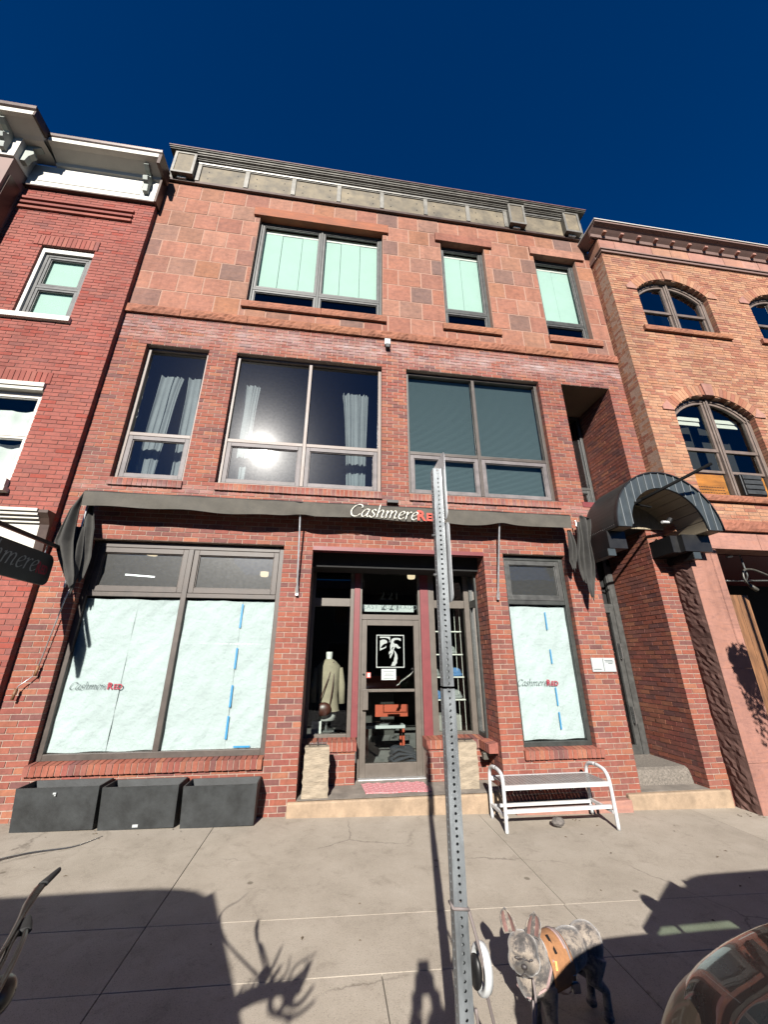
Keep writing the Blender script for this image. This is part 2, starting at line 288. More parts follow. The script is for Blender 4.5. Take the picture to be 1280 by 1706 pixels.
def concrete():
    m, t, n, l = nodes_of('concrete')
    out = N(t, 'ShaderNodeOutputMaterial'); b = N(t, 'ShaderNodeBsdfPrincipled'); b.inputs['Roughness'].default_value = .9; b.inputs['Specular IOR Level'].default_value = .25
    g = N(t, 'ShaderNodeNewGeometry'); P = g.outputs['Position']
    at = N(t, 'ShaderNodeObjectInfo')
    base = ramp(t, [(.28, (.225, .195, .158)), (.5, (.28, .245, .202)), (.75, (.325, .288, .242))])
    n1 = N(t, 'ShaderNodeTexNoise', i_Scale=1.6, i_Detail=9.0, i_Roughness=.72); l.new(P, n1.inputs['Vector']); l.new(n1.outputs[0], base.inputs[0])
    # aggregate speckle
    v = N(t, 'ShaderNodeTexVoronoi', i_Scale=62.0); l.new(P, v.inputs['Vector'])
    sp = ramp(t, [(0, (.35, .32, .3)), (.12, (.65, .62, .58)), (.19, (1, 1, 1))]); l.new(v.outputs['Distance'], sp.inputs[0])
    n3 = N(t, 'ShaderNodeTexNoise', i_Scale=150.0, i_Detail=4.0, i_Roughness=.8); l.new(P, n3.inputs['Vector'])
    s3 = ramp(t, [(.3, (.6, .58, .56)), (.5, (1, 1, 1)), (.72, (1.2, 1.18, 1.15))]); l.new(n3.outputs[0], s3.inputs[0])
    sepp = N(t, 'ShaderNodeSeparateXYZ'); l.new(P, sepp.inputs[0])
    ym = N(t, 'ShaderNodeMapRange'); ym.inputs[1].default_value = -1.6; ym.inputs[2].default_value = -2.2; ym.inputs[3].default_value = .35; ym.inputs[4].default_value = 1.0; l.new(sepp.outputs[1], ym.inputs[0])
    m1 = N(t, 'ShaderNodeMixRGB', blend_type='MULTIPLY'); l.new(ym.outputs[0], m1.inputs[0]); l.new(base.outputs[0], m1.inputs[1]); l.new(sp.outputs[0], m1.inputs[2])
    m2 = N(t, 'ShaderNodeMixRGB', blend_type='MULTIPLY'); m2.inputs[0].default_value = .75; l.new(m1.outputs[0], m2.inputs[1]); l.new(s3.outputs[0], m2.inputs[2])
    # spots, stains
    n4 = N(t, 'ShaderNodeTexNoise', i_Scale=5.0, i_Detail=10.0, i_Roughness=.8, i_Distortion=.6); l.new(P, n4.inputs['Vector'])
    s4 = ramp(t, [(.36, (.66, .64, .62)), (.47, (1, 1, 1)), (1, (1, 1, 1))]); l.new(n4.outputs[0], s4.inputs[0])
    m3 = N(t, 'ShaderNodeMixRGB', blend_type='MULTIPLY'); m3.inputs[0].default_value = .55; l.new(m2.outputs[0], m3.inputs[1]); l.new(s4.outputs[0], m3.inputs[2])
    # gum spots
    vg = N(t, 'ShaderNodeTexVoronoi', i_Scale=1.7); l.new(P, vg.inputs['Vector'])
    sg = ramp(t, [(0, (.35, .33, .3)), (.035, (.4, .38, .35)), (.05, (1, 1, 1))]); l.new(vg.outputs['Distance'], sg.inputs[0])
    m4 = N(t, 'ShaderNodeMixRGB', blend_type='MULTIPLY'); m4.inputs[0].default_value = .8; l.new(m3.outputs[0], m4.inputs[1]); l.new(sg.outputs[0], m4.inputs[2])
    nd = N(t, 'ShaderNodeTexNoise', i_Scale=3.0, i_Detail=8.0, i_Roughness=.7); l.new(P, nd.inputs['Vector'])
    dv = N(t, 'ShaderNodeMixRGB'); dv.inputs[0].default_value = .16; l.new(P, dv.inputs[1]); l.new(nd.outputs['Color'], dv.inputs[2])
    vc = N(t, 'ShaderNodeTexVoronoi', feature='DISTANCE_TO_EDGE', i_Scale=.62); l.new(dv.outputs[0], vc.inputs['Vector'])
    nm = N(t, 'ShaderNodeTexNoise', i_Scale=.8, i_Detail=2.0); l.new(P, nm.inputs['Vector'])
    rc = ramp(t, [(0, (.3, .28, .27)), (.0022, (.45, .42, .4)), (.0045, (1, 1, 1))]); l.new(vc.outputs['Distance'], rc.inputs[0])
    rm_ = ramp(t, [(.5, (0, 0, 0)), (.6, (.7, .7, .7))]); l.new(nm.outputs[0], rm_.inputs[0])
    mc = N(t, 'ShaderNodeMixRGB', blend_type='MULTIPLY'); l.new(rm_.outputs[0], mc.inputs[0]); l.new(m4.outputs[0], mc.inputs[1]); l.new(rc.outputs[0], mc.inputs[2]); m4 = mc
    hv = N(t, 'ShaderNodeMapRange'); hv.inputs[3].default_value = .93; hv.inputs[4].default_value = 1.06; l.new(at.outputs['Random'], hv.inputs[0])
    m5 = N(t, 'ShaderNodeMixRGB', blend_type='MULTIPLY'); m5.inputs[0].default_value = 1; l.new(m4.outputs[0], m5.inputs[1]); l.new(hv.outputs[0], m5.inputs[2])
    l.new(m5.outputs[0], b.inputs['Base Color'])
    bp = N(t, 'ShaderNodeBump', i_Strength=.45, i_Distance=.004); l.new(n3.outputs[0], bp.inputs['Height']); l.new(bp.outputs[0], b.inputs['Normal'])
    l.new(b.outputs[0], out.inputs[0]); M['concrete'] = m
concrete()
def merle():
    m, t, n, l = nodes_of('merle_coat')
    out = N(t, 'ShaderNodeOutputMaterial'); b = N(t, 'ShaderNodeBsdfPrincipled'); b.inputs['Roughness'].default_value = .75
    b.inputs['Sheen Weight'].default_value = .3
    g = N(t, 'ShaderNodeTexCoord'); P = g.outputs['Object']
    n1 = N(t, 'ShaderNodeTexNoise', i_Scale=15.0, i_Detail=8.0, i_Roughness=.74, i_Distortion=.25); l.new(P, n1.inputs['Vector'])
    r1 = ramp(t, [(.30, (.015, .013, .012)), (.43, (.045, .039, .036)), (.49, (.085, .072, .064)), (.53, (.175, .145, .118)), (.72, (.255, .212, .168))]); l.new(n1.outputs[0], r1.inputs[0])
    n2 = N(t, 'ShaderNodeTexNoise', i_Scale=260.0, i_Detail=3.0); l.new(P, n2.inputs['Vector'])
    r2 = ramp(t, [(.3, (.7, .7, .7)), (.7, (1.15, 1.15, 1.15))]); l.new(n2.outputs[0], r2.inputs[0])
    mx = N(t, 'ShaderNodeMixRGB', blend_type='MULTIPLY'); mx.inputs[0].default_value = 1; l.new(r1.outputs[0], mx.inputs[1]); l.new(r2.outputs[0], mx.inputs[2])
    # dark muzzle marking round the nose, in the dog's own coordinates
    ds = N(t, 'ShaderNodeVectorMath', operation='DISTANCE'); l.new(P, ds.inputs[0]); ds.inputs[1].default_value = (-.247, -.172, .345)
    mz = N(t, 'ShaderNodeMapRange', interpolation_type='SMOOTHSTEP'); mz.inputs[1].default_value = .030; mz.inputs[2].default_value = .075; mz.inputs[3].default_value = .22; mz.inputs[4].default_value = 1.0; l.new(ds.outputs['Value'], mz.inputs[0])
    m9 = N(t, 'ShaderNodeMixRGB', blend_type='MULTIPLY'); m9.inputs[0].default_value = 1; l.new(mx.outputs[0], m9.inputs[1]); l.new(mz.outputs[0], m9.inputs[2])
    l.new(m9.outputs[0], b.inputs['Base Color'])
    bp = N(t, 'ShaderNodeBump', i_Strength=.5, i_Distance=.003); l.new(n2.outputs[0], bp.inputs['Height']); l.new(bp.outputs[0], b.inputs['Normal'])
    l.new(b.outputs[0], out.inputs[0]); M['merle_coat'] = m
merle()
def blind_mat():
    m, t, n, l = nodes_of('teal_blind')
    out = N(t, 'ShaderNodeOutputMaterial'); b = N(t, 'ShaderNodeBsdfPrincipled'); b.inputs['Roughness'].default_value = .8
    b.inputs['Base Color'].default_value = (.058, .088, .094, 1)
    l.new(b.outputs[0], out.inputs[0]); M['teal_blind'] = m
blind_mat()

# ------------------------------------------------------------------ mesh helpers
class MB:
    def __init__(s): s.v = []; s.f = []; s.r = []
    def face(s, pts, r=0.0):
        n = len(s.v); s.v += [tuple(p) for p in pts]; s.f.append(tuple(range(n, n+len(pts)))); s.r.append(r)
    def box(s, x0, x1, y0, y1, z0, z1, r=0.0, T=None, j=0.0):
        n = len(s.v)
        P = [(x, y, z) for z in (z0, z1) for y in (y0, y1) for x in (x0, x1)]
        if j: P = [(a+random.uniform(-j, j), b+random.uniform(-j, j), c+random.uniform(-j, j)) for a, b, c in P]
        if T: P = [tuple(T(*q)) for q in P]
        s.v += P
        for q in ((0, 1, 5, 4), (3, 2, 6, 7), (2, 0, 4, 6), (1, 3, 7, 5), (4, 5, 7, 6), (2, 3, 1, 0)):
            s.f.append(tuple(n+k for k in q)); s.r.append(r)
        return s
    def prism(s, poly, a, b, axis='y', r=0.0):
        """poly of 2D points extruded along axis between a and b"""
        def P(u, v, w):
            return (u, w, v) if axis == 'y' else ((w, u, v) if axis == 'x' else (u, v, w))
        n = len(s.v); k = len(poly)
        s.v += [P(u, v, a) for u, v in poly] + [P(u, v, b) for u, v in poly]
        s.f.append(tuple(range(n, n+k))); s.f.append(tuple(range(n+2*k-1, n+k-1, -1))); s.r += [r, r]
        for i in range(k):
            j = (i+1) % k; s.f.append((n+j, n+i, n+k+i, n+k+j)); s.r.append(r)
        return s
    def bar(s, a, b, w, h=None, r=0.0, upv=(0, 0, 1)):
        a = Vector(a); b = Vector(b); h = h or w; d = (b-a).normalized(); u = Vector(upv)
        if abs(d.dot(u)) > .98: u = Vector((0, 1, 0))
        x = d.cross(u).normalized(); z = x.cross(d).normalized(); n = len(s.v)
        for q in (a, b):
            for sx, sz in ((-1, -1), (1, -1), (1, 1), (-1, 1)): s.v.append(tuple(q + x*sx*w/2 + z*sz*h/2))
        for q in ((0, 1, 2, 3), (7, 6, 5, 4), (0, 4, 5, 1), (1, 5, 6, 2), (2, 6, 7, 3), (3, 7, 4, 0)):
            s.f.append(tuple(n+k for k in q)); s.r.append(r)
        return s
    def tube(s, pts, rad, seg=10, caps=True, r=0.0):
        pts = [Vector(p) for p in pts]; n = len(pts)
        rads = rad if isinstance(rad, (list, tuple)) else [rad]*n
        prev = None; rings = []
        for i, p in enumerate(pts):
            d = (pts[min(i+1, n-1)] - pts[max(i-1, 0)]).normalized()
            if prev is None:
                u = Vector((0, 0, 1)) if abs(d.z) < .9 else Vector((0, 1, 0)); x = d.cross(u).normalized()
            else: x = (prev - d*prev.dot(d)).normalized()
            prev = x; y = d.cross(x); base = len(s.v)
            for k in range(seg):
                a = 2*math.pi*k/seg; s.v.append(tuple(p + (x*math.cos(a)+y*math.sin(a))*rads[i]))
            rings.append(base)
        for i in range(n-1):
            for k in range(seg):
                a, b = rings[i], rings[i+1]; k2 = (k+1) % seg
                s.f.append((a+k, a+k2, b+k2, b+k)); s.r.append(r)
        if caps:
            s.f.append(tuple(rings[0]+k for k in reversed(range(seg)))); s.f.append(tuple(rings[-1]+k for k in range(seg))); s.r += [r, r]
        return s
    def grid(s, fn, nu, nv, r=0.0):
        n = len(s.v)
        for i in range(nu+1):
            for j in range(nv+1): s.v.append(tuple(fn(i/nu, j/nv)))
        for i in range(nu):
            for j in range(nv):
                a = n+i*(nv+1)+j; s.f.append((a, a+nv+1, a+nv+2, a+1)); s.r.append(r)
        return s
    def blob(s, c, rad, rot=None, nu=16, nv=10, r=0.0):
        c = Vector(c); rot = rot or Matrix.Identity(3); n = len(s.v)
        for j in range(1, nv):
            th = math.pi*j/nv
            for i in range(nu):
                ph = 2*math.pi*i/nu
                q = Vector((rad[0]*math.sin(th)*math.cos(ph), rad[1]*math.sin(th)*math.sin(ph), rad[2]*math.cos(th)))
                s.v.append(tuple(c + rot @ q))
        s.v.append(tuple(c + rot @ Vector((0, 0, rad[2])))); s.v.append(tuple(c - rot @ Vector((0, 0, rad[2]))))
        tp = n+(nv-1)*nu; bt = tp+1
        for j in range(nv-2):
            for i in range(nu):
                a = n+j*nu+i; b = n+j*nu+(i+1) % nu; s.f.append((a, a+nu, b+nu, b)); s.r.append(r)
        for i in range(nu):
            s.f.append((tp, n+i, n+(i+1) % nu)); s.f.append((bt, n+(nv-2)*nu+(i+1) % nu, n+(nv-2)*nu+i)); s.r += [r, r]
        return s
    def lathe(s, prof, c=(0, 0, 0), seg=20, axis='z', r=0.0):
        c = Vector(c); n = len(s.v); k = len(prof)
        for i in range(seg):
            a = 2*math.pi*i/seg
            for (rr, h) in prof:
                q = {'z': (rr*math.cos(a), rr*math.sin(a), h), 'y': (rr*math.cos(a), h, rr*math.sin(a)), 'x': (h, rr*math.cos(a), rr*math.sin(a))}[axis]
                s.v.append(tuple(c+Vector(q)))
        for i in range(seg):
            for j in range(k-1):
                a = n+i*k+j; b = n+((i+1) % seg)*k+j; s.f.append((a, b, b+1, a+1)); s.r.append(r)
        return s
def mesh_of(mb, name, m, smooth=False, off=(0, 0, 0)):
    me = bpy.data.meshes.new(name)
    ox, oy, oz = off
    me.from_pydata([(a-ox, b-oy, c-oz) for a, b, c in mb.v], [], mb.f); me.update()
    at = me.attributes.new('rnd', 'FLOAT', 'FACE'); at.data.foreach_set('value', mb.r)
    if m: me.materials.append(M[m] if isinstance(m, str) else m)
    if smooth:
        for p in me.polygons: p.use_smooth = True
    return me
LOC = {}
def obj(name, mb, m, parent=None, smooth=False, kind=None, label=None, bevel=0.0, subsurf=0):
    off = LOC.get(parent.name, (0, 0, 0)) if parent else (0, 0, 0)
    me = mesh_of(mb, name, m, smooth, off)
    o = bpy.data.objects.new(name, me); COL.objects.link(o)
    if parent: o.parent = parent
    LOC[o.name] = off
    if kind: o['kind'] = kind
    if label: o['label'] = label
    if bevel:
        b = o.modifiers.new('bevel', 'BEVEL'); b.width = bevel; b.segments = 2; b.limit_method = 'ANGLE'
    if subsurf:
        b = o.modifiers.new('sub', 'SUBSURF'); b.levels = subsurf; b.render_levels = subsurf
    return o
def thing(name, label, cat, loc=(0, 0, 0), group=None, kind=None):
    o = bpy.data.objects.new(name, None); COL.objects.link(o); o.location = loc; o.empty_display_size = .2
    LOC[o.name] = tuple(loc)
    if kind: o['kind'] = kind
    else: o['label'] = label; o['category'] = cat
    if group: o['group'] = group
    return o
def tag(o, label, cat, group=None):
    o['label'] = label; o['category'] = cat
    if group: o['group'] = group
    return o
def gz(x): return -.022*max(-9, min(13, x))      # the pavement falls gently to the right

# ------------------------------------------------------------------ masonry
TF = {}
def front(y0): return lambda u, d, v: (u, y0+d, v)           # wall facing the street
def faceleft(x0): return lambda u, d, v: (x0+d, u, v)        # wall facing -x, u runs along y
def rect(x0, x1, z0, z1):
    return lambda z: (x0, x1) if z0 < z < z1 else None
def arch(x0, x1, z0, zs, zc):
    c = (x0+x1)/2; hw = (x1-x0)/2; rise = zc-zs; rad = (hw*hw+rise*rise)/(2*rise); zc0 = zc-rad
    def f(z):
        if z <= z0 or z >= zc: return None
        if z <= zs: return (x0, x1)
        h = math.sqrt(max(0, rad*rad-(z-zc0)**2)); return (c-h, c+h)
    return f
def solid(u0, u1, z, holes):
    iv = [(u0, u1)]
    for h in holes:
        g = h(z)
        if not g: continue
        nw = []
        for a, b in iv:
            if g[1] <= a or g[0] >= b: nw.append((a, b)); continue
            if g[0] > a: nw.append((a, g[0]))
            if g[1] < b: nw.append((g[1], b))
        iv = nw
    return iv
def lay(BR, MORT, u0, u1, z0, z1, holes, T, L=.203, H=.0677, j=.011, depth=.10, back=.20, proud=.006, zoff=0.0, phase=0.0, rand=False):
    """collect bricks into list BR and mortar strips into mesh MORT"""
    k = math.floor((z0-zoff)/H)
    while k*H+zoff < z1:
        a = max(z0, k*H+zoff); b = min(z1, (k+1)*H+zoff); k += 1
        if b-a < .012: continue
        zm = (a+b)/2
        for (p, q) in solid(u0, u1, zm, holes):
            if q-p < .02: continue
            ins0 = .005 if abs(p-u0) > 1e-4 else 0; ins1 = .005 if abs(q-u1) > 1e-4 else 0
            MORT.box(p+ins0, q-ins1, proud, back, a, b, T=T)
            st = phase + (L/2 if k % 2 else 0)
            if rand: random.seed(k*13+int(phase*10)); st += random.choice((0, .3, .6, -.2))*L
            n = math.floor((p-st)/L)
            x = st+n*L; cuts = []
            while x < q:
                if p+.045 < x < q-.045: cuts.append(x)
                x += L*random.choice((1, 1, 1, .5, 1.1, .75)) if rand else L
            cuts = [p]+cuts+[q]
            for s0, s1 in zip(cuts[:-1], cuts[1:]):
                BR.append((s0+j/2 if s0 > p else s0, s1-j/2 if s1 < q else s1, a+j/2, b-j/2, depth, T))
def emit_bricks(BR, parent, m, nmax=300, name='brick', stuffname='brick_field', jd=.0022):
    def key(b):
        c = Vector(b[5]((b[0]+b[1])/2, 0, (b[2]+b[3])/2)); return (c-CAM).length
    BR.sort(key=key); cache = {}
    big = BR[:nmax]; rest = BR[nmax:]
    po = LOC[parent.name]
    rnd = random.Random(3)
    for (a, b, c, d, dp, T) in big:
        o0 = Vector(T((a+b)/2, 0, (c+d)/2)); e = Vector(T((a+b)/2+1, 0, (c+d)/2))-o0
        kk = (round(b-a, 3), round(d-c, 3), round(e.x, 1), round(dp, 2))
        if kk not in cache:
            mb = MB(); hw, hh = (b-a)/2, (d-c)/2
            TT = lambda u, dd, v: tuple(Vector(T((a+b)/2+u, dd, (c+d)/2+v))-o0)
            mb.box(-hw, hw, 0, dp, -hh, hh, T=TT); cache[kk] = mesh_of(mb, name, m)
        o = bpy.data.objects.new(name, cache[kk]); COL.objects.link(o); o.parent = parent
        dv = Vector(T(0, rnd.uniform(-jd, jd), 0))-Vector(T(0, 0, 0))
        o.location = o0-Vector(po)+dv
        o.rotation_euler = (rnd.uniform(-.006, .006), rnd.uniform(-.005, .005), rnd.uniform(-.004, .004))
    if rest:
        mb = MB(); rnd2 = random.Random(5)
        for (a, b, c, d, dp, T) in rest:
            dj = rnd2.uniform(-jd, jd); mb.box(a, b, dj, dp, c, d, r=rnd2.random(), T=T, j=.0012)
        obj(stuffname, mb, m, parent, kind='stuff')
def sill_bricks(parent, u0, u1, z0, z1, out, back, T, m='red_brick', w=.0677, name='sill_brick', slope=.012):
    n = max(1, round((u1-u0)/w)); w = (u1-u0)/n; me = None; po = Vector(LOC[parent.name]); rnd = random.Random(int((u0+20)*100))
    for i in range(n):
        o0 = Vector(T(u0+(i+.5)*w, 0, (z0+z1)/2))
        if me is None:
            mb = MB(); hw = w/2-.0045; hh = (z1-z0)/2; n0 = 0
            P = [(-hw, -out, -hh), (hw, -out, -hh), (hw, back, -hh), (-hw, back, -hh), (-hw, -out, hh-slope), (hw, -out, hh-slope), (hw, back, hh+slope), (-hw, back, hh+slope)]
            mb.v = [tuple(Vector(T(u0+(i+.5)*w+a, b, (z0+z1)/2+c))-o0) for a, b, c in P]
            mb.f = [(0, 1, 5, 4), (1, 2, 6, 5), (2, 3, 7, 6), (3, 0, 4, 7), (4, 5, 6, 7), (3, 2, 1, 0)]; mb.r = [0]*6
            me = mesh_of(mb, name, m)
        o = bpy.data.objects.new(name, me); COL.objects.link(o); o.parent = parent
        o.location = o0-po+Vector((0, rnd.uniform(-.003, .003), rnd.uniform(-.002, .002)))
    mb = MB(); mb.box(u0+.006, u1-.006, -out+.008, back, z0+.004, z1-.014, T=T); return obj('sill_mortar', mb, 'mortar', parent)
def stone_row(parent, us, z0, z1, T, m, depth=.12, name='stone_block', j=.012, rough=0.0, rs=0):
    """squared blocks; rough>0 gives a rock-faced front"""
    rnd = random.Random(int(z0*100)+rs); po = LOC[parent.name]
    for a, b in zip(us[:-1], us[1:]):
        if b-a < .03: continue
        mb = MB(); dj = rnd.uniform(-.003, .003)
        if rough:
            nu = max(3, int((b-a)/.045)); nv = max(4, int((z1-z0)/.045))
            def fn(s, t, a=a, b=b):
                u = a+j/2+s*(b-a-j); v = z0+j/2+t*(z1-z0-j)
                e = min(1, 5*min(s, 1-s, t, 1-t)+.25)
                return T(u, dj-rough*e*rnd.uniform(.35, 1.2), v)
            mb.grid(fn, nu, nv)
            mb.box(a+j/2, b-j/2, dj+.001, depth, z0+j/2, z1-j/2, T=T)
        else: mb.box(a+j/2, b-j/2, dj, depth, z0+j/2, z1-j/2, T=T, j=.001)
        obj(name, mb, m, parent, smooth=False)

# ------------------------------------------------------------------ windows
def frame_rect(mb, x0, x1, z0, z1, y0, y1, w, wb=None):
    wb = wb or w
    mb.box(x0, x0+w, y0, y1, z0, z1); mb.box(x1-w, x1, y0, y1, z0, z1)
    mb.box(x0+w, x1-w, y0, y1, z1-w, z1); mb.box(x0+w, x1-w, y0, y1, z0, z0+wb)
def window(parent, x0, x1, z0, z1, cols, zt, y=.09, fw_=.055, fm='bronze_frame', sm=None, glass='glass_clear', low_sash=True, up_sash=False, sw=.065, glass_low=None, name='window', label=None):
    """outer frame, mullions, transom; sashes where they open; panes"""
    sm = sm or fm; glass_low = glass_low or glass
    mb = MB(); frame_rect(mb, x0, x1, z0, z1, y, y+.09, fw_)
    xs = [x0] + [x0+(x1-x0)*c for c in cols] + [x1]
    for c in xs[1:-1]: mb.box(c-fw_*.5, c+fw_*.5, y-.006, y+.09, z0+fw_+.001, z1-fw_-.001)
    if zt:
        for a, b in zip(xs[:-1], xs[1:]):
            a2 = a+(fw_ if a == x0 else fw_*.5)+.001; b2 = b-(fw_ if b == x1 else fw_*.5)-.001
            mb.box(a2, b2, y+.004, y+.09, zt-.03, zt+.03)
    wn = obj(name, mb, fm, parent, bevel=.004, label=label)
    for a, b in zip(xs[:-1], xs[1:]):
        a2 = a+(fw_ if a == x0 else fw_*.5); b2 = b-(fw_ if b == x1 else fw_*.5)
        rows = [(z0+fw_, z1-fw_, up_sash, glass)] if not zt else [(z0+fw_, zt-.03, low_sash, glass_low), (zt+.03, z1-fw_, up_sash, glass)]
        for (c, d, s, gm) in rows:
            if s:
                mb = MB(); frame_rect(mb, a2+.004, b2-.004, c+.004, d-.004, y+.008, y+.055, sw)
                frame_rect(mb, a2+.004+sw-.001, b2-.004-sw+.001, c+.004+sw-.001, d-.004-sw+.001, y+.026, y+.055, .014)
                obj('sash', mb, sm, wn, bevel=.004)
                a3, b3, c3, d3 = a2+sw, b2-sw, c+sw, d-sw
            else: a3, b3, c3, d3 = a2, b2, c, d
            mb = MB(); mb.face([(a3, y+.045, c3), (b3, y+.045, c3), (b3, y+.045, d3), (a3, y+.045, d3)])
            obj('pane', mb, gm, wn)
    return wn
def room(parent, x0, x1, y0, y1, z0, z1, m='room_wall', floor='room_floor', ceil=None, left=True, right=True):
    mb = MB()
    mb.box(x0, x1, y1, y1+.08, z0, z1)
    if left: mb.box(x0-.05, x0, y0, y1, z0, z1)
    if right: mb.box(x1, x1+.05, y0, y1, z0, z1)
    obj('room_wall', mb, m, parent)
    mb = MB(); mb.box(x0, x1, y0, y1, z0-.08, z0); obj('room_floor', mb, floor, parent)
    mb = MB(); mb.box(x0, x1, y0, y1, z1, z1+.08); obj('room_ceiling', mb, ceil or m, parent)

# ------------------------------------------------------------------ lettering
def catmull(pts, n=8):
    P = [pts[0]]+list(pts)+[pts[-1]]; out = []
    for i in range(1, len(P)-2):
        p0, p1, p2, p3 = [Vector(q) for q in P[i-1:i+3]]
        for k in range(n):
            t = k/n; out.append(.5*((2*p1)+(-p0+p2)*t+(2*p0-5*p1+4*p2-p3)*t*t+(-p0+3*p1-3*p2+p3)*t*t*t))
    out.append(Vector(pts[-1])); return out
GL = {
 'C': (.62, [[(.60, .52), (.59, .63), (.46, .70), (.28, .67), (.11, .48), (.06, .26), (.15, .05), (.32, -.01), (.47, .04), (.58, .16)]]),
 'a': (.47, [[(.40, .40), (.30, .46), (.16, .39), (.06, .2), (.09, .03), (.19, .01), (.31, .13), (.39, .30)], [(.41, .45), (.37, .20), (.36, .05), (.42, .0), (.49, .07)]]),
 's': (.36, [[(.32, .37), (.25, .46), (.14, .42), (.12, .33), (.2, .25), (.28, .15), (.24, .02), (.12, -.01), (.03, .07)]]),
 'h': (.50, [[(.07, .74), (.11, .72), (.10, .36), (.09, 0)], [(.10, .24), (.20, .40), (.32, .45), (.38, .35), (.35, .12), (.38, .0), (.47, .06)]]),
 'm': (.74, [[(.03, .38), (.10, .44), (.10, .25), (.09, 0)], [(.10, .24), (.20, .41), (.31, .44), (.34, .33), (.32, 0)], [(.33, .24), (.43, .41), (.54, .45), (.60, .35), (.57, .12), (.60, .0), (.69, .06)]]),
 'e': (.40, [[(.08, .20), (.22, .25), (.34, .35), (.30, .45), (.19, .44), (.08, .31), (.06, .13), (.13, .01), (.24, .01), (.36, .11)]]),
 'r': (.34, [[(.03, .38), (.10, .44), (.10, .25), (.09, 0)], [(.10, .24), (.18, .38), (.28, .45), (.33, .40)]]),
}
def script_word(text, size, place, nib=.058):
    """broad-nib italic letters; place(x,z,k)->world point"""
    mb = MB(); x = 0; k = 0; sl_ = .26
    na = Vector((math.cos(R(28)), math.sin(R(28))))*nib/2
    for ch in text:
        adv, strokes = GL[ch]
        for st in strokes:
            pts = catmull(st, 7); pts = [Vector((p.x+p.y*sl_+x, p.y)) for p in pts]; k += 1
            for i in range(len(pts)-1):
                d = (pts[i+1]-pts[i]);
                if d.length < 1e-5: continue
                d.normalize(); nn = Vector((-d.y, d.x))*.010
                s = 1 if na.dot(nn) > 0 else -1
                o = na+nn*s
                mb.face([place(*((pts[i]-o)*size), k), place(*((pts[i]+o)*size), k), place(*((pts[i+1]+o)*size), k), place(*((pts[i+1]-o)*size), k)])
        x += adv
    return mb, x*size
def block_word(text, size, place, bold=.0, smallcaps=True, gap=.06):
    """heavy block letters from the built-in font outline"""
    mb = MB(); x = 0; dg = None
    for i, ch in enumerate(text):
        s = size if (i == 0 or not smallcaps) else size*.78
        cu = bpy.data.curves.new('t', 'FONT'); cu.body = ch; cu.size = s; cu.offset = bold*s; cu.resolution_u = 4
        to = bpy.data.objects.new('t', cu); COL.objects.link(to)
        dg = bpy.context.evaluated_depsgraph_get(); me = bpy.data.meshes.new_from_object(to.evaluated_get(dg))
        xs = [v.co.x for v in me.vertices] or [0]
        mn, mx = min(xs), max(xs)
        if ch != ' ':
            for p in me.polygons: mb.face([place(x+me.vertices[v].co.x-mn, me.vertices[v].co.y, 0) for v in p.vertices])
            x += mx-mn+gap*size
        else: x += size*.35
        bpy.data.objects.remove(to); bpy.data.meshes.remove(me); bpy.data.curves.remove(cu)
    return mb, x
def logo_word(parent, x0, z0, size, plane, m1, m2, red='RED', bold=.03):
    """plane(u,v,k) maps to world"""
    mb, wd = script_word('Cashmere', size, lambda u, v, k: plane(x0+u, z0+v, k*.0002)); obj('lettering', mb, m1, parent)
    mb, w2 = block_word(red, size*.93, lambda u, v, k: plane(x0+wd+size*.04+u, z0+v, .0035), bold=bold, gap=.05); obj('lettering', mb, m2, parent)
    return wd+w2

# ================================================================== GROUND
def slope_box(mb, x0, x1, y0, y1, top, thick=.12, inset=.003):
    n = len(mb.v)
    for (dz) in (-thick, 0):
        for y in (y0+inset, y1-inset):
            for x in (x0+inset, x1-inset): mb.v.append((x, y, gz(x)+top+dz))
    for q in ((0, 1, 5, 4), (3, 2, 6, 7), (2, 0, 4, 6), (1, 3, 7, 5), (4, 5, 7, 6), (2, 3, 1, 0)): mb.f.append(tuple(n+k for k in q)); mb.r.append(0)
mb = MB()
X = [-200, -9, 13, 200]
for a, b in zip(X[:-1], X[1:]): mb.face([(a, -200, gz(a)-.30), (b, -200, gz(b)-.30), (b, 120, gz(b)-.30), (a, 120, gz(a)-.30)])
g = obj('ground', mb, 'far_stone', None, kind='structure')
mb = MB()
for a, b in zip([-60, -9, 13, 60][:-1], [-9, 13, 60]): mb.face([(a, -20.0, gz(a)-.15), (b, -20.0, gz(b)-.15), (b, -4.38, gz(b)-.15), (a, -4.38, gz(a)-.15)])
obj('road', mb, 'asphalt', None, kind='structure')
sw = thing('sidewalk', '', '', (0, -2, 0), kind='structure')
rows = [(-1.93, .9, [-16, -13, -10.2, -7.2, -4.2, -1.15, 1.93, 4.84, 7.9, 11, 14, 17]),
        (-2.50, -1.93, [-16, -13, -10.2, -7.2, -4.2, -1.15, 1.915, 4.84, 7.9, 11, 14, 17]),
        (-4.22, -2.50, [-16, -14.5, -13, -11.6, -10.2, -8.7, -7.2, -5.7, -4.2, -2.68, -1.15, .41, 1.91, 3.4, 4.84, 6.4, 7.9, 9.4, 11, 12.5, 14, 15.5, 17])]
rj = random.Random(11)
for (ya, yb, xs) in rows:
    for a, b in zip(xs[:-1], xs[1:]):
        mb = MB(); slope_box(mb, a, b, ya-.0012, yb+.0012, rj.uniform(-.0006, .0006)); obj('paving_slab', mb, 'concrete', sw, bevel=.0025)
mb = MB(); slope_box(mb, -16, 17, -4.22, .9, -.016, thick=.1, inset=0); obj('joint_bed', mb, 'rubber', sw)
kb = thing('kerb', '', '', (0, -4.3, 0), kind='structure')
x = -16
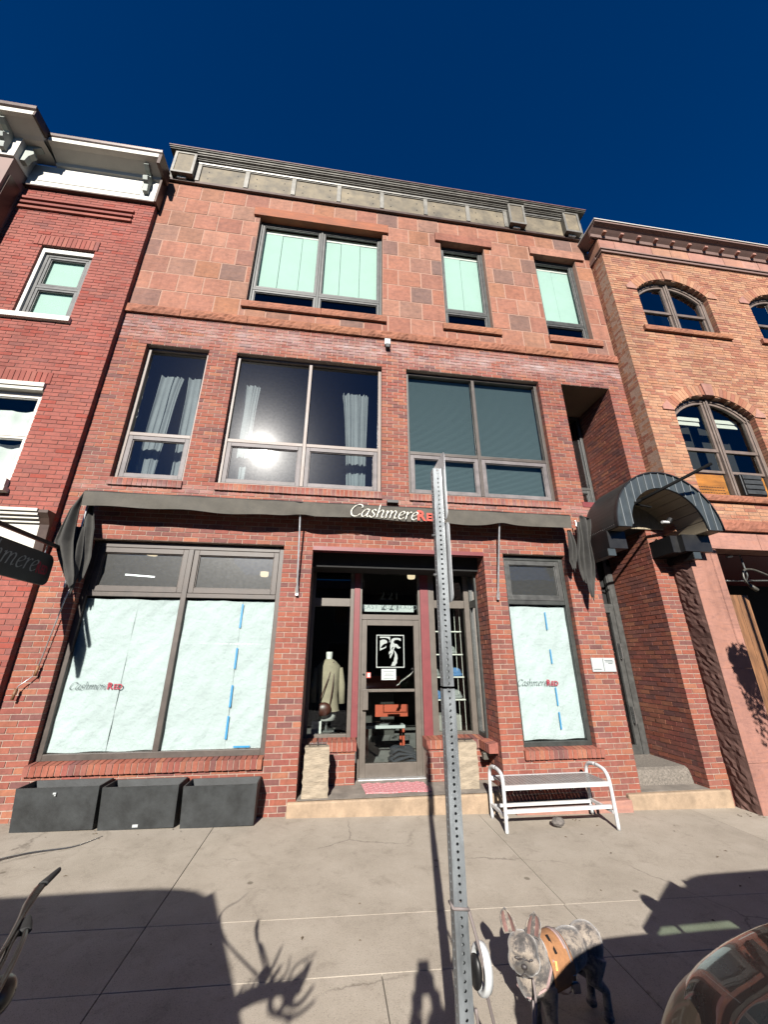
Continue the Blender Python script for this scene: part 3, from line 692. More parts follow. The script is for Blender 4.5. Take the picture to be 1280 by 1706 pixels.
while x < 17:
    mb = MB(); slope_box(mb, x, x+2.2, -4.38, -4.225, .004, thick=.2); obj('kerb_stone', mb, 'kerb', kb, bevel=.012); x += 2.2

# ================================================================== MAIN BUILDING
MBD = thing('brick_shop_building', 'three storey red brick and sandstone building with papered shop windows between its two neighbours', 'building', (.9, 0, 0))
T0 = front(0.0)
HB = [rect(-3.32, -2.30, 4.24, 6.76), rect(-1.84, .72, 4.24, 6.76), rect(1.17, 3.77, 4.24, 6.755), rect(4.24, 5.26, 4.25, 6.745),
      rect(-3.32, -.715, .62, 3.29), rect(-.30, 2.33, -1, 3.30), rect(2.65, 3.70, .62, 3.29), rect(4.23, 5.27, -1, 3.82)]
BR = []; MO = MB()
zo = 3.30-.0677*60
lay(BR, MO, -3.80, 5.60, -.16, 7.40, HB, T0, zoff=zo, depth=.10, back=.22)
# returns: right side of shop entry, both sides of stair recess
lay(BR, MO, .10, .42, -.1, 3.30, [], faceleft(2.33), zoff=zo, depth=.08, back=.12, phase=.1)
lay(BR, MO, .10, 1.0, -.1, 3.82, [], faceleft(5.27), zoff=zo, depth=.08, back=.15, phase=.1)
lay(BR, MO, .10, 1.0, 4.30, 6.745, [], faceleft(5.26), zoff=zo, depth=.08, back=.15, phase=.1)
# knee walls beside the shop door
lay(BR, MO, -.30, .43, .10, .565, [], front(.50), zoff=zo, depth=.1, back=.25)
lay(BR, MO, 1.45, 2.33, .10, .565, [], front(.50), zoff=zo, depth=.1, back=.25)
lay(BR, MO, .42, .50, .10, .565, [], faceleft(2.33), zoff=zo, depth=.08, back=.12)
emit_bricks(BR, MBD, 'red_brick')
obj('mortar', MO, 'mortar', MBD)
for a, b in ((-3.32, -2.29), (-1.825, .73), (1.17, 3.785)): sill_bricks(MBD, a, b, 4.115, 4.235, .035, .12, T0)
sill_bricks(MBD, -3.335, -.725, .505, .62, .045, .13, T0); sill_bricks(MBD, 2.635, 3.78, .505, .62, .045, .13, T0)
sill_bricks(MBD, -.30, .45, .56, .68, .03, .26, front(.50)); sill_bricks(MBD, 1.43, 2.33, .56, .68, .03, .26, front(.50))
sill_bricks(MBD, .10, .47, .56, .68, .13, .02, faceleft(2.33))
# left jamb of the entry and backs so that no light leaks
for q in ((-.36, -.30, .10, .75, 0, 3.3), (4.17, 4.23, .10, 1.0, -.1, 3.82), (4.18, 4.24, .10, 1.0, 4.2, 6.75)):
    mb = MB(); mb.box(*q); obj('side_wall', mb, 'brown_panel', MBD)
# sandstone storey
HS = [rect(-1.84, .72, 7.94, 10.35), rect(2.01, 3.0, 7.94, 10.35), rect(4.19, 5.2, 7.94, 10.35)]
mb = MB(); rs = random.Random(2)
for r in range(8):
    z1 = 11.02-.4305*r; z0 = z1-.4305
    cuts = [z0, z1]
    segs = [(z0, z1)]
    ph = (-.24 if r % 2 == 0 else 0)
    xs = [-3.80]; x = -3.80+.24+ph+.24
    while x < 5.60: xs.append(x+rs.uniform(-.012, .012)); x += .462
    xs.append(5.60)
    cut = [h for h in (7.94, 10.35) if z0+.02 < h < z1-.02]
    if not cut: parts = [(a, b, z0, z1) for a, b in solid(-3.80, 5.60, (z0+z1)/2, HS)]
    else:
        h = cut[0]; top = h > 9; zo_, zi_ = ((h+z1)/2, (z0+h)/2) if top else ((z0+h)/2, (h+z1)/2)
        nar = solid(-3.80, 5.60, zi_, HS); parts = [(a, b, z0, z1) for a, b in nar]
        for (p, q), (p2, q2) in zip(nar[:-1], nar[1:]): parts.append((q, p2, h if top else z0, z1 if top else h))
    for (a, b, c_, d_) in parts:
        us = [a]+[q for q in xs if a+.05 < q < b-.05]+[b]
        stone_row(MBD, us, c_, d_, front(0.0), 'sandstone', depth=.12, j=.026, rs=int(a*10))
zs = [7.57, 7.94, 10.35, 11.03]
for a, b in zip(zs[:-1], zs[1:]):
    for (p, q) in solid(-3.80, 5.60, (a+b)/2, HS): mb.box(p+.004, q-.004, .004, .22, a, b)
obj('stone_pointing', mb, 'mortar_stone', MBD)
# trim of the openings at head/foot rows (partial rows above the windows are hidden by lintels)
for a, b, m_ in ((-1.965, .84, 'lintel_orange'), (1.885, 3.185, 'sandstone'), (4.10, 5.41, 'sandstone')):
    mb = MB(); mb.box(a, b, -.05, .14, 10.33, 10.57, j=.003); obj('lintel', mb, m_, MBD, bevel=.006, label='orange sandstone lintel' if m_ == 'lintel_orange' else None)
for a, b in ((-1.91, .80), (1.93, 3.15), (4.17, 5.36)):
    us = [a, (a+b)/2+.1, b] if b-a > 2 else [a, b]
    stone_row(MBD, us, 7.79, 7.945, front(-.05), 'rough_sandstone', depth=.2, name='window_sill', j=.008, rough=.018)
us = [-3.80, -2.9, -1.75, -.62, .32, 1.5, 2.55, 3.6, 4.6, 5.64]
stone_row(MBD, us, 7.395, 7.575, front(-.035), 'rough_sandstone', depth=.2, name='band_stone', j=.008, rough=.03)
# top windows
for (a, b, cols) in ((-1.84, .72, [.5]), (2.01, 3.0, []), (4.19, 5.2, [])):
    wn = window(MBD, a, b, 7.945, 10.33, cols, 8.44, y=.10, fm='dark_frame', sm='grey_frame', glass='glass_plain', up_sash=True, sw=.04, fw_=.045)
    mb = MB(); n = max(2, round((b-a)/.43))
    w_ = (b-a-.1)/n
    for i in range(n):
        x0 = a+.05+i*w_; yy = .205+.006*(i % 2); mb.box(x0+.004, x0+w_-.004, yy, yy+.004, 8.475, 10.15)
    obj('vertical_blind', mb, 'mint_blind', wn)
    mb = MB(); mb.box(a+.05, b-.05, .20, .25, 10.15, 10.24); obj('blind_rail', mb, 'white_trim', wn)
# middle windows
wA = window(MBD, -3.32, -2.30, 4.24, 6.76, [], 5.05, fm='pale_frame', sm='dusty_sash', glass='glass_dusty', glass_low='glass_dusty')
wB = window(MBD, -1.84, .72, 4.24, 6.76, [.5], 5.05, fm='pale_frame', sm='dusty_sash', glass='glass_dusty', glass_low='glass_dusty_heavy')
wC = window(MBD, 1.17, 3.77, 4.24, 6.755, [.5], 5.05, fm='bronze_frame', sm='dusty_sash', glass='glass_plain')
def curtain(parent, x0, x1, z0, z1, y, topw, m='curtain_white', pleats=9, amp=.03):
    """pleated curtain gathered below: topw=(a,b) x-range at the top, (x0,x1) range at the foot"""
    mb = MB()
    def fn(s, t):
        a = topw[0]+(x0-topw[0])*(1-t)**.7; b = topw[1]+(x1-topw[1])*(1-t)**.7
        return (a+(b-a)*s+.012*math.sin(s*23+t*2), y+amp*math.sin(s*pleats*2*math.pi+1.3*math.sin(s*7+1)+math.sin(t*3)*.9)*(.45+.3*math.sin(s*11)+.3*t)+.01*math.sin(t*9+s*4), z0+(z1-z0)*t+(.025*abs(math.sin(s*pleats*math.pi*1.0)) if t > .99 else 0))
    mb.grid(fn, pleats*8, 10); obj('curtain', mb, m, parent, smooth=True)
curtain(wA, -3.24, -2.92, 4.3, 6.42, .42, (-3.20, -2.80), pleats=5, amp=.022)
curtain(wA, -2.68, -2.36, 4.3, 6.42, .42, (-2.74, -2.34), pleats=5, amp=.022)
curtain(wB, -1.78, -1.52, 4.3, 6.40, .45, (-1.76, -1.47), pleats=4, amp=.022)
curtain(wB, .17, .50, 4.3, 6.40, .45, (.02, .52), pleats=7)
for a, b in ((1.23, 2.44), (2.50, 3.71)):
    mb = MB(); z = 4.3
    while z < 6.68:
        mb.v += [(a, .20, z), (b, .20, z), (b, .212, z+.012), (a, .212, z+.012), (b, .20, z+.024), (a, .20, z+.024)]; k = len(mb.v)-6
        mb.f += [(k, k+1, k+2, k+3), (k+3, k+2, k+4, k+5)]; mb.r += [0, 0]; z += .024
    obj('pleated_blind', mb, 'teal_blind', wC)
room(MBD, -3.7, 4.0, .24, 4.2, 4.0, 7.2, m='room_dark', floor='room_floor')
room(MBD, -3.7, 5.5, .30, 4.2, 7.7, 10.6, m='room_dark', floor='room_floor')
# upper recess behind the right-hand opening
mb = MB(); mb.box(4.18, 5.33, .02, 1.05, 6.748, 6.80); obj('recess_ceiling', mb, 'ceiling_beige', MBD)
mb = MB(); mb.box(4.24, 5.26, .0, 1.0, 4.19, 4.25); mb.box(4.20, 5.30, -.012, .1, 4.17, 4.262); obj('recess_ledge', mb, 'red_paint', MBD)
wr = window(MBD, 4.24, 5.24, 4.26, 6.74, [], 5.0, y=.98, fm='grey_frame', glass='glass_sky')
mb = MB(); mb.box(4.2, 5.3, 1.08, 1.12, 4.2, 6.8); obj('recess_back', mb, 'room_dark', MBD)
# cornice of grey sheet metal
mb = MB(); mb.box(-3.80, 5.60, -.03, .3, 11.02, 11.775); obj('cornice_back', mb, 'cornice_metal', MBD)
xs = [-3.22, -2.23, -1.245, -.26, .70, 1.70, 2.70, 3.62]
for a, b in zip(xs[:-1], xs[1:]):
    mb = MB(); mb.box(a+.045, b-.045, -.045, .0, 11.10, 11.60); pn = obj('cornice_panel', mb, 'cornice_panel', MBD)
    mb = MB()
    for px in (a+.2, b-.2):
        for pz in (11.22, 11.44): mb.lathe([(0, -.052), (.012, -.052), (.014, -.044)], c=(px, 0, pz), seg=8, axis='y')
    obj('bolt', mb, 'black_metal', pn)
for x in xs:
    mb = MB(); mb.box(x-.045, x+.045, -.075, -.03, 11.08, 11.62); obj('cornice_rib', mb, 'cornice_light', MBD, bevel=.004)
mb = MB(); mb.box(4.10, 5.06, -.045, .0, 11.06, 11.60); obj('cornice_panel', mb, 'cornice_panel', MBD)
prof = [(-.03, 11.60), (-.09, 11.60), (-.09, 11.66), (-.12, 11.66), (-.14, 11.74), (-.19, 11.76), (-.19, 11.80), (-.23, 11.82), (-.23, 11.86), (-.30, 11.90), (-.30, 11.95), (-.34, 11.97), (-.34, 12.02), (-.03, 12.02)]
prof = [(-.03+(a+.03)*.56, 11.60+(b-11.60)*.42) for a, b in prof]
mb = MB()
mb.prism(prof, -3.26, 3.68, axis='x'); mb.prism(prof, 4.06, 5.10, axis='x')
obj('cornice_moulding', mb, 'cornice_light', MBD)
mb = MB(); mb.box(-3.82, 5.62, -.225, .3, 11.80, 11.83); mb.box(-3.81, 5.61, -.205, .3, 11.777, 11.798); obj('cornice_top', mb, 'cornice_metal', MBD)
mb = MB(); mb.box(-3.83, 5.63, -.24, .35, 11.832, 11.858); obj('coping', mb, 'coping', MBD)
mb = MB(); mb.box(-3.80, 5.61, -.06, .0, 11.015, 11.075); obj('cornice_foot', mb, 'brown_metal', MBD)
for (a, b) in ((-3.70, -3.27), (3.66, 4.06), (5.04, 5.44)):
    mb = MB(); mb.box(a, b, -.155, -.02, 11.09, 11.77); bx = obj('cornice_box', mb, 'cornice_metal', MBD, bevel=.006)
    mb = MB(); frame_rect(mb, a, b, 11.09, 11.77, -.175, -.156, .05); obj('box_frame', mb, 'cornice_light', bx)
    mb = MB(); mb.box(a+.051, b-.051, -.161, -.1555, 11.141, 11.719); obj('box_panel', mb, 'cornice_panel', bx)
    mb = MB(); c = (a+b)/2-.02; mb.box(c-.08, c+.09, -.10, -.03, 11.045, 11.088); obj('box_foot', mb, 'sign_white', bx)
mb = MB(); mb.box(2.40, 3.98, -.13, -.003, -.15, .045, j=.002); obj('base_ledge', mb, 'pink_stone', MBD, bevel=.01)
# little junction box over the middle windows
t = thing('wall_lamp', 'small square sensor box on the brick below the stone band', 'lamp', (.82, -.01, 7.28))
mb = MB(); mb.box(.765, .875, -.05, -.008, 7.24, 7.385); obj('box', mb, 'sign_white', t, bevel=.006)
mb = MB(); mb.box(.78, .865, -.085, -.02, 7.15, 7.235); obj('lens', mb, 'black_metal', t, bevel=.01)

# ---------------- ground floor windows
def paper_sheets(parent, xs, z0, z1, y=.150, seam=None):
    for i, (a, b) in enumerate(zip(xs[:-1], xs[1:])):
        mb = MB(); rr = random.Random(i+int(a*10)); ph = rr.uniform(0, 6)
        def fn(s, t, a=a, b=b, i=i):
            x = a-.02+(b-a+.04)*s; z = z0+(z1-z0)*t
            d = .004*math.sin(x*9+z*3+ph)+.003*math.sin(z*15+x*5+ph+2*math.sin(x*8))+.005*math.sin((x-z*.6)*24+ph+math.sin(z*9))*math.sin(z*5+ph)
            return (x, y+.008*i+d*.8, z+(.006*math.sin(x*11) if t in (0, 1) else 0))
        mb.grid(fn, 40, 70); obj('paper_sheet', mb, 'paper', parent, smooth=True)
wG = window(MBD, -3.32, -.715, .625, 3.28, [.5], 2.56, y=.09, fm='bronze_frame', glass='glass_transom', glass_low='glass_plain', low_sash=False, up_sash=True, sw=.07, fw_=.07)
paper_sheets(wG, [-3.235, -2.62, -2.06], .70, 2.50); paper_sheets(wG, [-1.965, -1.25, -.80], .69, 2.50)
mb = MB()
for z0, z1, in ((2.14, 2.46), (1.62, 1.88), (1.16, 1.42), (.80, 1.06)):
    xo = -1.225; mb.box(xo-.012, xo+.012, .134, .136, z0, z1)
mb.box(-1.12, -.92, .134, .136, .705, .725); obj('tape', mb, 'blue_tape', wG)
w2 = window(MBD, 2.65, 3.70, .625, 3.28, [], 2.56, y=.09, fm='dark_frame', sm='grey_frame', glass='glass_transom', glass_low='glass_plain', low_sash=False, up_sash=True, sw=.07, fw_=.06)
paper_sheets(w2, [2.72, 3.12, 3.64], .70, 2.50)
mb = MB()
for z0, z1, in ((2.16, 2.42), (1.68, 1.88), (1.12, 1.36), (.82, 1.04)): mb.box(3.29, 3.308, .134, .136, z0, z1)
obj('tape', mb, 'blue_tape', w2)
for (x0, p, sz_) in ((-3.185, wG, .116), (2.715, w2, .118)):
    logo_word(p, x0, 1.385, sz_, lambda u, v, k: (u, .1325-k, v), 'letter_grey', 'letter_darkred')
# shop shell and ceiling lights
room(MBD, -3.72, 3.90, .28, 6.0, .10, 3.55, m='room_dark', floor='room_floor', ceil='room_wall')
for (x, y, z) in ((-2.9, .9, 3.3), (-1.35, 1.3, 3.45), (.75, 1.9, 3.45), (-.2, 2.2, 3.45), (1.8, 3.0, 3.45), (3.1, 1.5, 3.45), (-1.5, 3.2, 3.45)):
    mb = MB(); mb.lathe([(0, z), (.075, z), (.09, z+.03), (.09, z+.1)], c=(x, y, 0), seg=20); obj('ceiling_light', mb, 'downlight', MBD)
mb = MB(); mb.bar((-3.15, .75, 2.95), (-2.9, 1.15, 3.0), .018); obj('tube_light', mb, 'tube_light', MBD)
# ---------------- shop entrance: floor, door wall
mb = MB(); mb.box(-.30, 2.33, .0, .80, -.2, .165); mb.box(-.40, 2.33, -.055, .0, -.25, .160); obj('entry_step', mb, 'step_sandstone', MBD, bevel=.02)
mb = MB(); mb.box(-.29, 2.32, -.02, .80, .1652, .169); obj('entry_floor', mb, 'step_top', MBD)
mb = MB(); mb.box(-.30, 2.33, .02, .82, 3.30, 3.36); mb.box(-.30, 2.33, .02, .10, 3.24, 3.30); obj('entry_soffit', mb, 'red_paint', MBD)
mb = MB(); mb.box(-.30, 2.33, .28, .70, 3.06, 3.30); obj('entry_shade_box', mb, 'room_dark', MBD)  # added dark box, blocks the sun so the upper shopfront falls in shade
mb = MB(); mb.box(-.30, 2.33, -.012, .02, 3.245, 3.305); obj('entry_lintel', mb, 'red_paint', MBD)
Y = .75
sf = MB()
# vertical posts from sill to head
for (a, b) in ((.315, .375), (.47, .505), (1.43, 1.462), (1.65, 1.70), (2.22, 2.33)): sf.box(a, b, Y-.02, Y+.08, .17 if .46 < a < 1.5 else .685, 3.24)
sf.box(-.30, -.25, Y-.02, Y+.08, .685, 3.24)
sf.box(-.25, .315, Y-.01, Y+.08, 2.53, 2.655); sf.box(1.70, 2.22, Y-.01, Y+.08, 2.53, 2.655)
sf.box(-.25, .315, Y-.01, Y+.08, .685, .73); sf.box(1.70, 2.22, Y-.01, Y+.08, .685, .73)
sf.box(.505, 1.43, Y-.015, Y+.08, 2.33, 2.41); sf.box(-.25, 2.22, Y-.005, Y+.08, 3.18, 3.24)
shopfront = obj('shopfront_frame', sf, 'taupe_frame', MBD, bevel=.004)
mb = MB(); mb.box(.376, .469, Y-.035, Y+.06, .685, 3.20); obj('red_post', mb, 'red_paint', MBD, bevel=.003)
mb = MB(); mb.box(1.463, 1.60, Y-.035, Y+.06, .685, 3.20); obj('red_post', mb, 'red_paint', MBD, bevel=.003)
mb = MB(); mb.box(1.601, 1.649, Y-.03, Y+.06, .685, 3.20); obj('side_post', mb, 'taupe_frame', MBD)
for a, b in ((-.30, .46), (1.6, 2.30)):
    mb = MB(); mb.box(a, b, Y+.03, Y+.06, 2.66, 3.18); obj('dark_panel', mb, 'glass_far', MBD)
for (a, b, c, d) in ((-.25, .315, .73, 2.53), (1.70, 2.22, .73, 2.53), (.505, 1.43, 2.41, 3.18)):
    mb = MB(); mb.face([(a, Y+.04, c), (b, Y+.04, c), (b, Y+.04, d), (a, Y+.04, d)]); obj('shop_pane', mb, 'glass_clear', MBD)
# angled display window on the right-hand return
mb = MB()
for (a, b) in ((.42, .47), (.70, .75)): mb.box(2.30, 2.36, a, b, .685, 3.24)
mb.box(2.30, 2.36, .47, .70, .685, .74); mb.box(2.30, 2.36, .47, .70, 2.53, 2.64); obj('side_frame', mb, 'dark_frame', MBD)
mb = MB(); mb.face([(2.33, .47, .74), (2.33, .70, .74), (2.33, .70, 3.24), (2.33, .47, 3.24)]); obj('shop_pane', mb, 'glass_clear', MBD)
# house number and street name on the transom glass
mb, _ = block_word('221', .20, lambda u, v, k: (.80+u, Y+.046, 2.66+v), bold=0, smallcaps=False, gap=.25)
tr = obj('lettering', mb, 'letter_black', MBD)
mb, _ = block_word('EAST COLORADO AVE', .098, lambda u, v, k: (.53+u, Y+.035, 2.505+v), bold=-.004, smallcaps=False, gap=.16); obj('lettering', mb, 'letter_grey', MBD)
mb = MB(); mb.box(.51, 1.42, Y+.30, Y+.32, 2.49, 2.60); obj('counter_edge', mb, 'sign_white', MBD)
# door
dr = MB(); frame_rect(dr, .507, 1.428, .185, 2.325, Y-.02, Y+.04, .085, .17); dr.box(.60, 1.34, Y-.01, Y+.03, 1.275, 1.315)
door = obj('door', dr, 'taupe_frame', MBD, bevel=.004)
mb = MB(); mb.face([(.592, Y+.012, .355), (1.343, Y+.012, .355), (1.343, Y+.012, 2.24), (.592, Y+.012, 2.24)]); obj('pane', mb, 'glass_clear', door)
mb = MB(); mb.box(.535, .62, Y-.075, Y-.045, 1.04, 1.32); mb.box(.55, .60, Y-.045, Y-.02, 1.08, 1.12); mb.box(.55, .60, Y-.045, Y-.02, 1.25, 1.29); obj('handle', mb, 'taupe_frame', door, bevel=.006)
mb = MB(); mb.lathe([(0, -.01), (.017, -.008), (.02, 0)], c=(.55, Y-.02, 1.52), seg=14, axis='y'); obj('lock', mb, 'chrome', door)
mb = MB(); mb.box(.49, 1.46, Y-.12, Y+.05, .169, .186); obj('threshold', mb, 'aluminium', MBD, bevel=.004)
# white line drawing of a goat's head stuck on the glass (plain generic emblem)
Yg = Y-.001
def q(px, pz): return (.742+(px-115)/655*.446, Yg, 2.10-(pz-258)/770*.485)
lg = MB(); frame_rect(lg, .742, 1.188, 1.615, 2.10, Yg-.001, Yg+.001, .014)
def outline(pts, k=0): lg.face([(a, Yg-.001-k*.0003, c) for a, _, c in [q(*p) for p in pts]])
def ribbon(c, w, k=0):
    P = catmull([(a, b) for a, b in c], 6); n = len(P)
    for i in range(n-1):
        d = (P[i+1]-P[i]); 
        if d.length < 1e-6: continue
        d.normalize(); nn = Vector((-d.y, d.x))
        def wd(i):
            s = i/(n-1)*(len(w)-1); j = min(int(s), len(w)-2); return w[j]+(w[j+1]-w[j])*(s-j)
        a, b = wd(i)/2, wd(i+1)/2
        outline([tuple(P[i]-nn*a), tuple(P[i]+nn*a), tuple(P[i+1]+nn*b), tuple(P[i+1]-nn*b)], k)
outline([(195, 300), (440, 300), (440, 345), (434, 440), (418, 430), (425, 390), (400, 350), (340, 330), (195, 335)])
outline([(200, 400), (250, 375), (310, 372), (365, 400), (372, 440), (350, 462), (310, 470), (270, 495), (215, 565), (255, 575), (330, 545), (335, 520), (348, 520), (342, 565), (270, 600), (200, 635)], 1)
outline([(455, 400), (475, 360), (520, 335), (620, 330), (690, 345), (692, 405), (640, 378), (590, 372), (545, 385), (515, 425), (540, 470), (600, 478), (640, 530), (688, 560), (650, 585), (600, 575), (562, 530), (555, 545), (528, 600), (505, 690), (470, 770), (440, 815), (425, 780), (435, 750), (405, 712), (412, 660), (440, 635), (440, 500), (455, 470)], 2)
outline([(527, 625), (560, 650), (600, 730), (612, 830), (598, 840), (595, 930), (575, 935), (555, 985), (455, 985), (485, 930), (492, 895), (520, 890), (530, 800), (545, 770), (545, 700)], 3)
obj('goat_emblem', lg, 'logo_white', door)
ld = MB()
for P in ([(480, 570), (500, 548), (530, 545), (505, 565), (495, 610), (483, 620)], [(405, 700), (425, 720), (445, 705), (440, 690), (465, 690), (450, 725), (425, 735)]): ld.face([(a, Yg-.0026, c) for a, _, c in [q(*p) for p in P]])
obj('emblem_detail', ld, 'letter_black', door)
mb = MB(); mb.box(.825, 1.052, Y-.002, Y-.0005, 1.441, 1.597); nn_ = obj('paper_notice', mb, 'sign_white', door)
mb = MB()
for z, a, b in ((1.565, .86, 1.02), (1.525, .885, .995), (1.50, .87, 1.01), (1.465, .86, 1.02)): mb.box(a, b, Y-.0032, Y-.0022, z-.003, z+.003)
obj('print', mb, 'letter_grey', nn_)
mb = MB(); mb.box(.585, .66, Y-.003, Y-.001, 1.472, 1.55); s_ = obj('sticker', mb, 'letter_red', door)
mb = MB(); mb.box(.61, .652, Y-.0045, Y-.0035, 1.482, 1.54); obj('sticker_print', mb, 'sign_white', s_)
# plaque by the staircase door, spout under the sill
t = thing('notice_plaque', 'white two-part directory plaque screwed to the brick pier right of the narrow papered window', 'sign', (4.01, -.01, 1.67))
mb = MB(); mb.box(3.83, 4.205, -.022, -.004, 1.57, 1.76); obj('plate', mb, 'sign_white', t, bevel=.003)
mb = MB(); mb.box(4.01, 4.018, -.0235, -.022, 1.58, 1.75)
for i, (a, b, z) in enumerate(((3.85, 3.97, 1.60), (4.04, 4.17, 1.72), (4.05, 4.18, 1.70), (4.09, 4.16, 1.68))): mb.box(a, b, -.0235, -.022, z, z+.008)
obj('print', mb, 'letter_grey', t)
t = thing('wall_spotlight', 'small grey downward spotlight under the brick sill right of the shop door', 'lamp', (2.22, .3, .52))
mb = MB(); mb.box(2.17, 2.24, .24, .33, .46, .545); mb.box(2.24, 2.33, .27, .30, .50, .53); obj('housing', mb, 'cornice_metal', t, bevel=.008)

# ---------------- stair recess on the right
mb = MB(); mb.box(4.0, 5.53, -.06, .10, -.3, .085); obj('stair_step', mb, 'step_sandstone', MBD, bevel=.02)
mb = MB(); mb.box(4.23, 5.27, .0, .24, -.05, .088); obj('stair_floor', mb, 'step_top', MBD)
mb = MB()
P = [(.24, .0), (.24, .085), (.262, .20), (.29, .26), (.34, .285), (1.0, .30), (1.0, .0)]
mb.prism(P, 4.23, 5.265, axis='x'); obj('carpeted_landing', mb, 'carpet', MBD)
md = MB(); frame_rect(md, 4.25, 5.16, .30, 2.62, 1.0, 1.06, .085, .13)
d2 = obj('stair_door', md, 'grey_frame', MBD, bevel=.004)
mb = MB(); mb.face([(4.335, 1.04, .43), (5.075, 1.04, .43), (5.075, 1.04, 2.535), (4.335, 1.04, 2.535)]); obj('pane', mb, 'glass_sky', d2)
mb = MB(); mb.box(5.085, 5.11, .93, .99, .75, 1.0); mb.box(5.085, 5.11, .93, .99, 1.75, 2.0); obj('hinge', mb, 'steel', d2)
md = MB(); frame_rect(md, 4.23, 5.20, 2.62, 3.80, 1.0, 1.06, .07); md.box(5.161, 5.265, .99, 1.06, .30, 3.4); obj('door_surround', md, 'grey_frame', MBD)
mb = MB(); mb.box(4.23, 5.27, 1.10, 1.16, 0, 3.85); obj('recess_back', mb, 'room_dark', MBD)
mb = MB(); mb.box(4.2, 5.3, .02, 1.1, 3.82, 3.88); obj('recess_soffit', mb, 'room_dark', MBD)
t = thing('paper_notice', 'small white notice taped at the edge of the dark staircase door frame', 'sign', (4.27, .1, 1.5))
mb = MB(); mb.box(4.245, 4.31, .118, .12, 1.42, 1.56); obj('sheet', mb, 'sign_white', t); mb = MB(); mb.box(4.262, 4.29, .115, .1175, 1.46, 1.51); obj('print', mb, 'letter_darkred', t)

# ================================================================== BARREL CANOPY over the stair entrance
CN = thing('barrel_canopy', 'black barrel-vaulted canopy with grey seamed metal arch over the staircase entrance', 'canopy', (5.02, -.36, 3.58))
cx, cz, ro, ri = 5.025, 3.58, .89, .635
YF = -.72
def arc(rr, n=40, a0=0, a1=math.pi, sz=1.04): return [(cx-rr*math.cos(a0+(a1-a0)*i/n), cz+rr*sz*math.sin(a0+(a1-a0)*i/n)) for i in range(n+1)]
mb = MB(); A = arc(ro)
for i in range(len(A)-1):
    (a, b), (c, d) = A[i], A[i+1]; mb.face([(a, YF, b), (c, YF, d), (c, 0, d), (a, 0, b)])
mb.face([(cx-ro, YF, cz), (cx-ro, 0, cz), (cx-ro+.03, 0, cz-.015), (cx-ro+.03, YF, cz-.015)])
obj('roof', mb, 'canopy_side', CN, smooth=True)
# front face split into standing-seam strips
mb_s = MB(); w0 = .128
x = cx-ro; k = 0
def zin(x, rr): return cz+1.04*math.sqrt(max(0, rr*rr-(x-cx)**2))
while x < cx+ro-.001:
    x1 = min(x+w0, cx+ro); pts_t = [x+(x1-x)*i/6 for i in range(7)]
    top = [(q_, zin(q_, ro)) for q_ in pts_t]; bot = [(q_, zin(q_, ri)) if abs(q_-cx) < ri else (q_, cz) for q_ in pts_t]
    mb = MB(); mb.prism([(a, b) for a, b in bot]+[(a, b) for a, b in reversed(top)], YF-.03, YF-.004); obj('face_panel', mb, 'canopy_face', CN)
    if x > cx-ro: mb_s.box(x-.006, x+.006, YF-.044, YF-.03, zin(x, ri) if abs(x-cx) < ri else cz, zin(x, ro)-.01)
    x = x1; k += 1
obj('seam', mb_s, 'seam_light', CN)
mb = MB(); A = arc(ro+.006); B = arc(ro-.012)
for i in range(len(A)-1): mb.face([(A[i][0], YF-.05, A[i][1]), (A[i+1][0], YF-.05, A[i+1][1]), (A[i+1][0], YF, A[i+1][1]), (A[i][0], YF, A[i][1])]); mb.face([(A[i][0], YF-.05, A[i][1]), (B[i][0], YF-.05, B[i][1]), (B[i+1][0], YF-.05, B[i+1][1]), (A[i+1][0], YF-.05, A[i+1][1])])
obj('edge_trim', mb, 'black_metal', CN)
# planked vault inside
n = 13
for i in range(n):
    a0 = math.pi*i/n; a1 = math.pi*(i+1)/n; mb = MB(); e = .006
    def pt(a, rr, y): return (cx-rr*math.cos(a), y, cz+1.04*rr*math.sin(a))
    st = 4; aa = [a0+e+(a1-a0-2*e)*j/st for j in range(st+1)]
    for j in range(st): mb.face([pt(aa[j], ri, YF), pt(aa[j+1], ri, YF), pt(aa[j+1], ri, -.002), pt(aa[j], ri, -.002)])
    mb.face([pt(aa[0], ri, YF), pt(aa[0], ri, -.002), pt(aa[0], ri+.02, -.002), pt(aa[0], ri+.02, YF)]); mb.face([pt(aa[-1], ri, YF), pt(aa[-1], ri, -.002), pt(aa[-1], ri+.02, -.002), pt(aa[-1], ri+.02, YF)])
    obj('ceiling_plank', mb, 'plank_beige', CN)
mb = MB(); A = arc(ri+.02)
for i in range(len(A)-1): mb.face([(A[i][0], YF, A[i][1]), (A[i+1][0], YF, A[i+1][1]), (A[i+1][0], 0, A[i+1][1]), (A[i][0], 0, A[i][1])])
obj('vault_back', mb, 'black_metal', CN)
for i in range(9):
    x0_ = cx-ri+2*ri*i/9; x1_ = cx-ri+2*ri*(i+1)/9
    P = [(x0_+.004, 3.81), (x1_-.004, 3.81)]+[(x1_-.004+(x0_-x1_+.008)*k/4, max(3.812, zin(min(max(x1_-.004+(x0_-x1_+.008)*k/4, cx-ri+.002), cx+ri-.002), ri-.001))) for k in range(5)]
    mb = MB(); mb.prism(P, -.03, -.012); obj('lunette_plank', mb, 'plank_beige', CN)

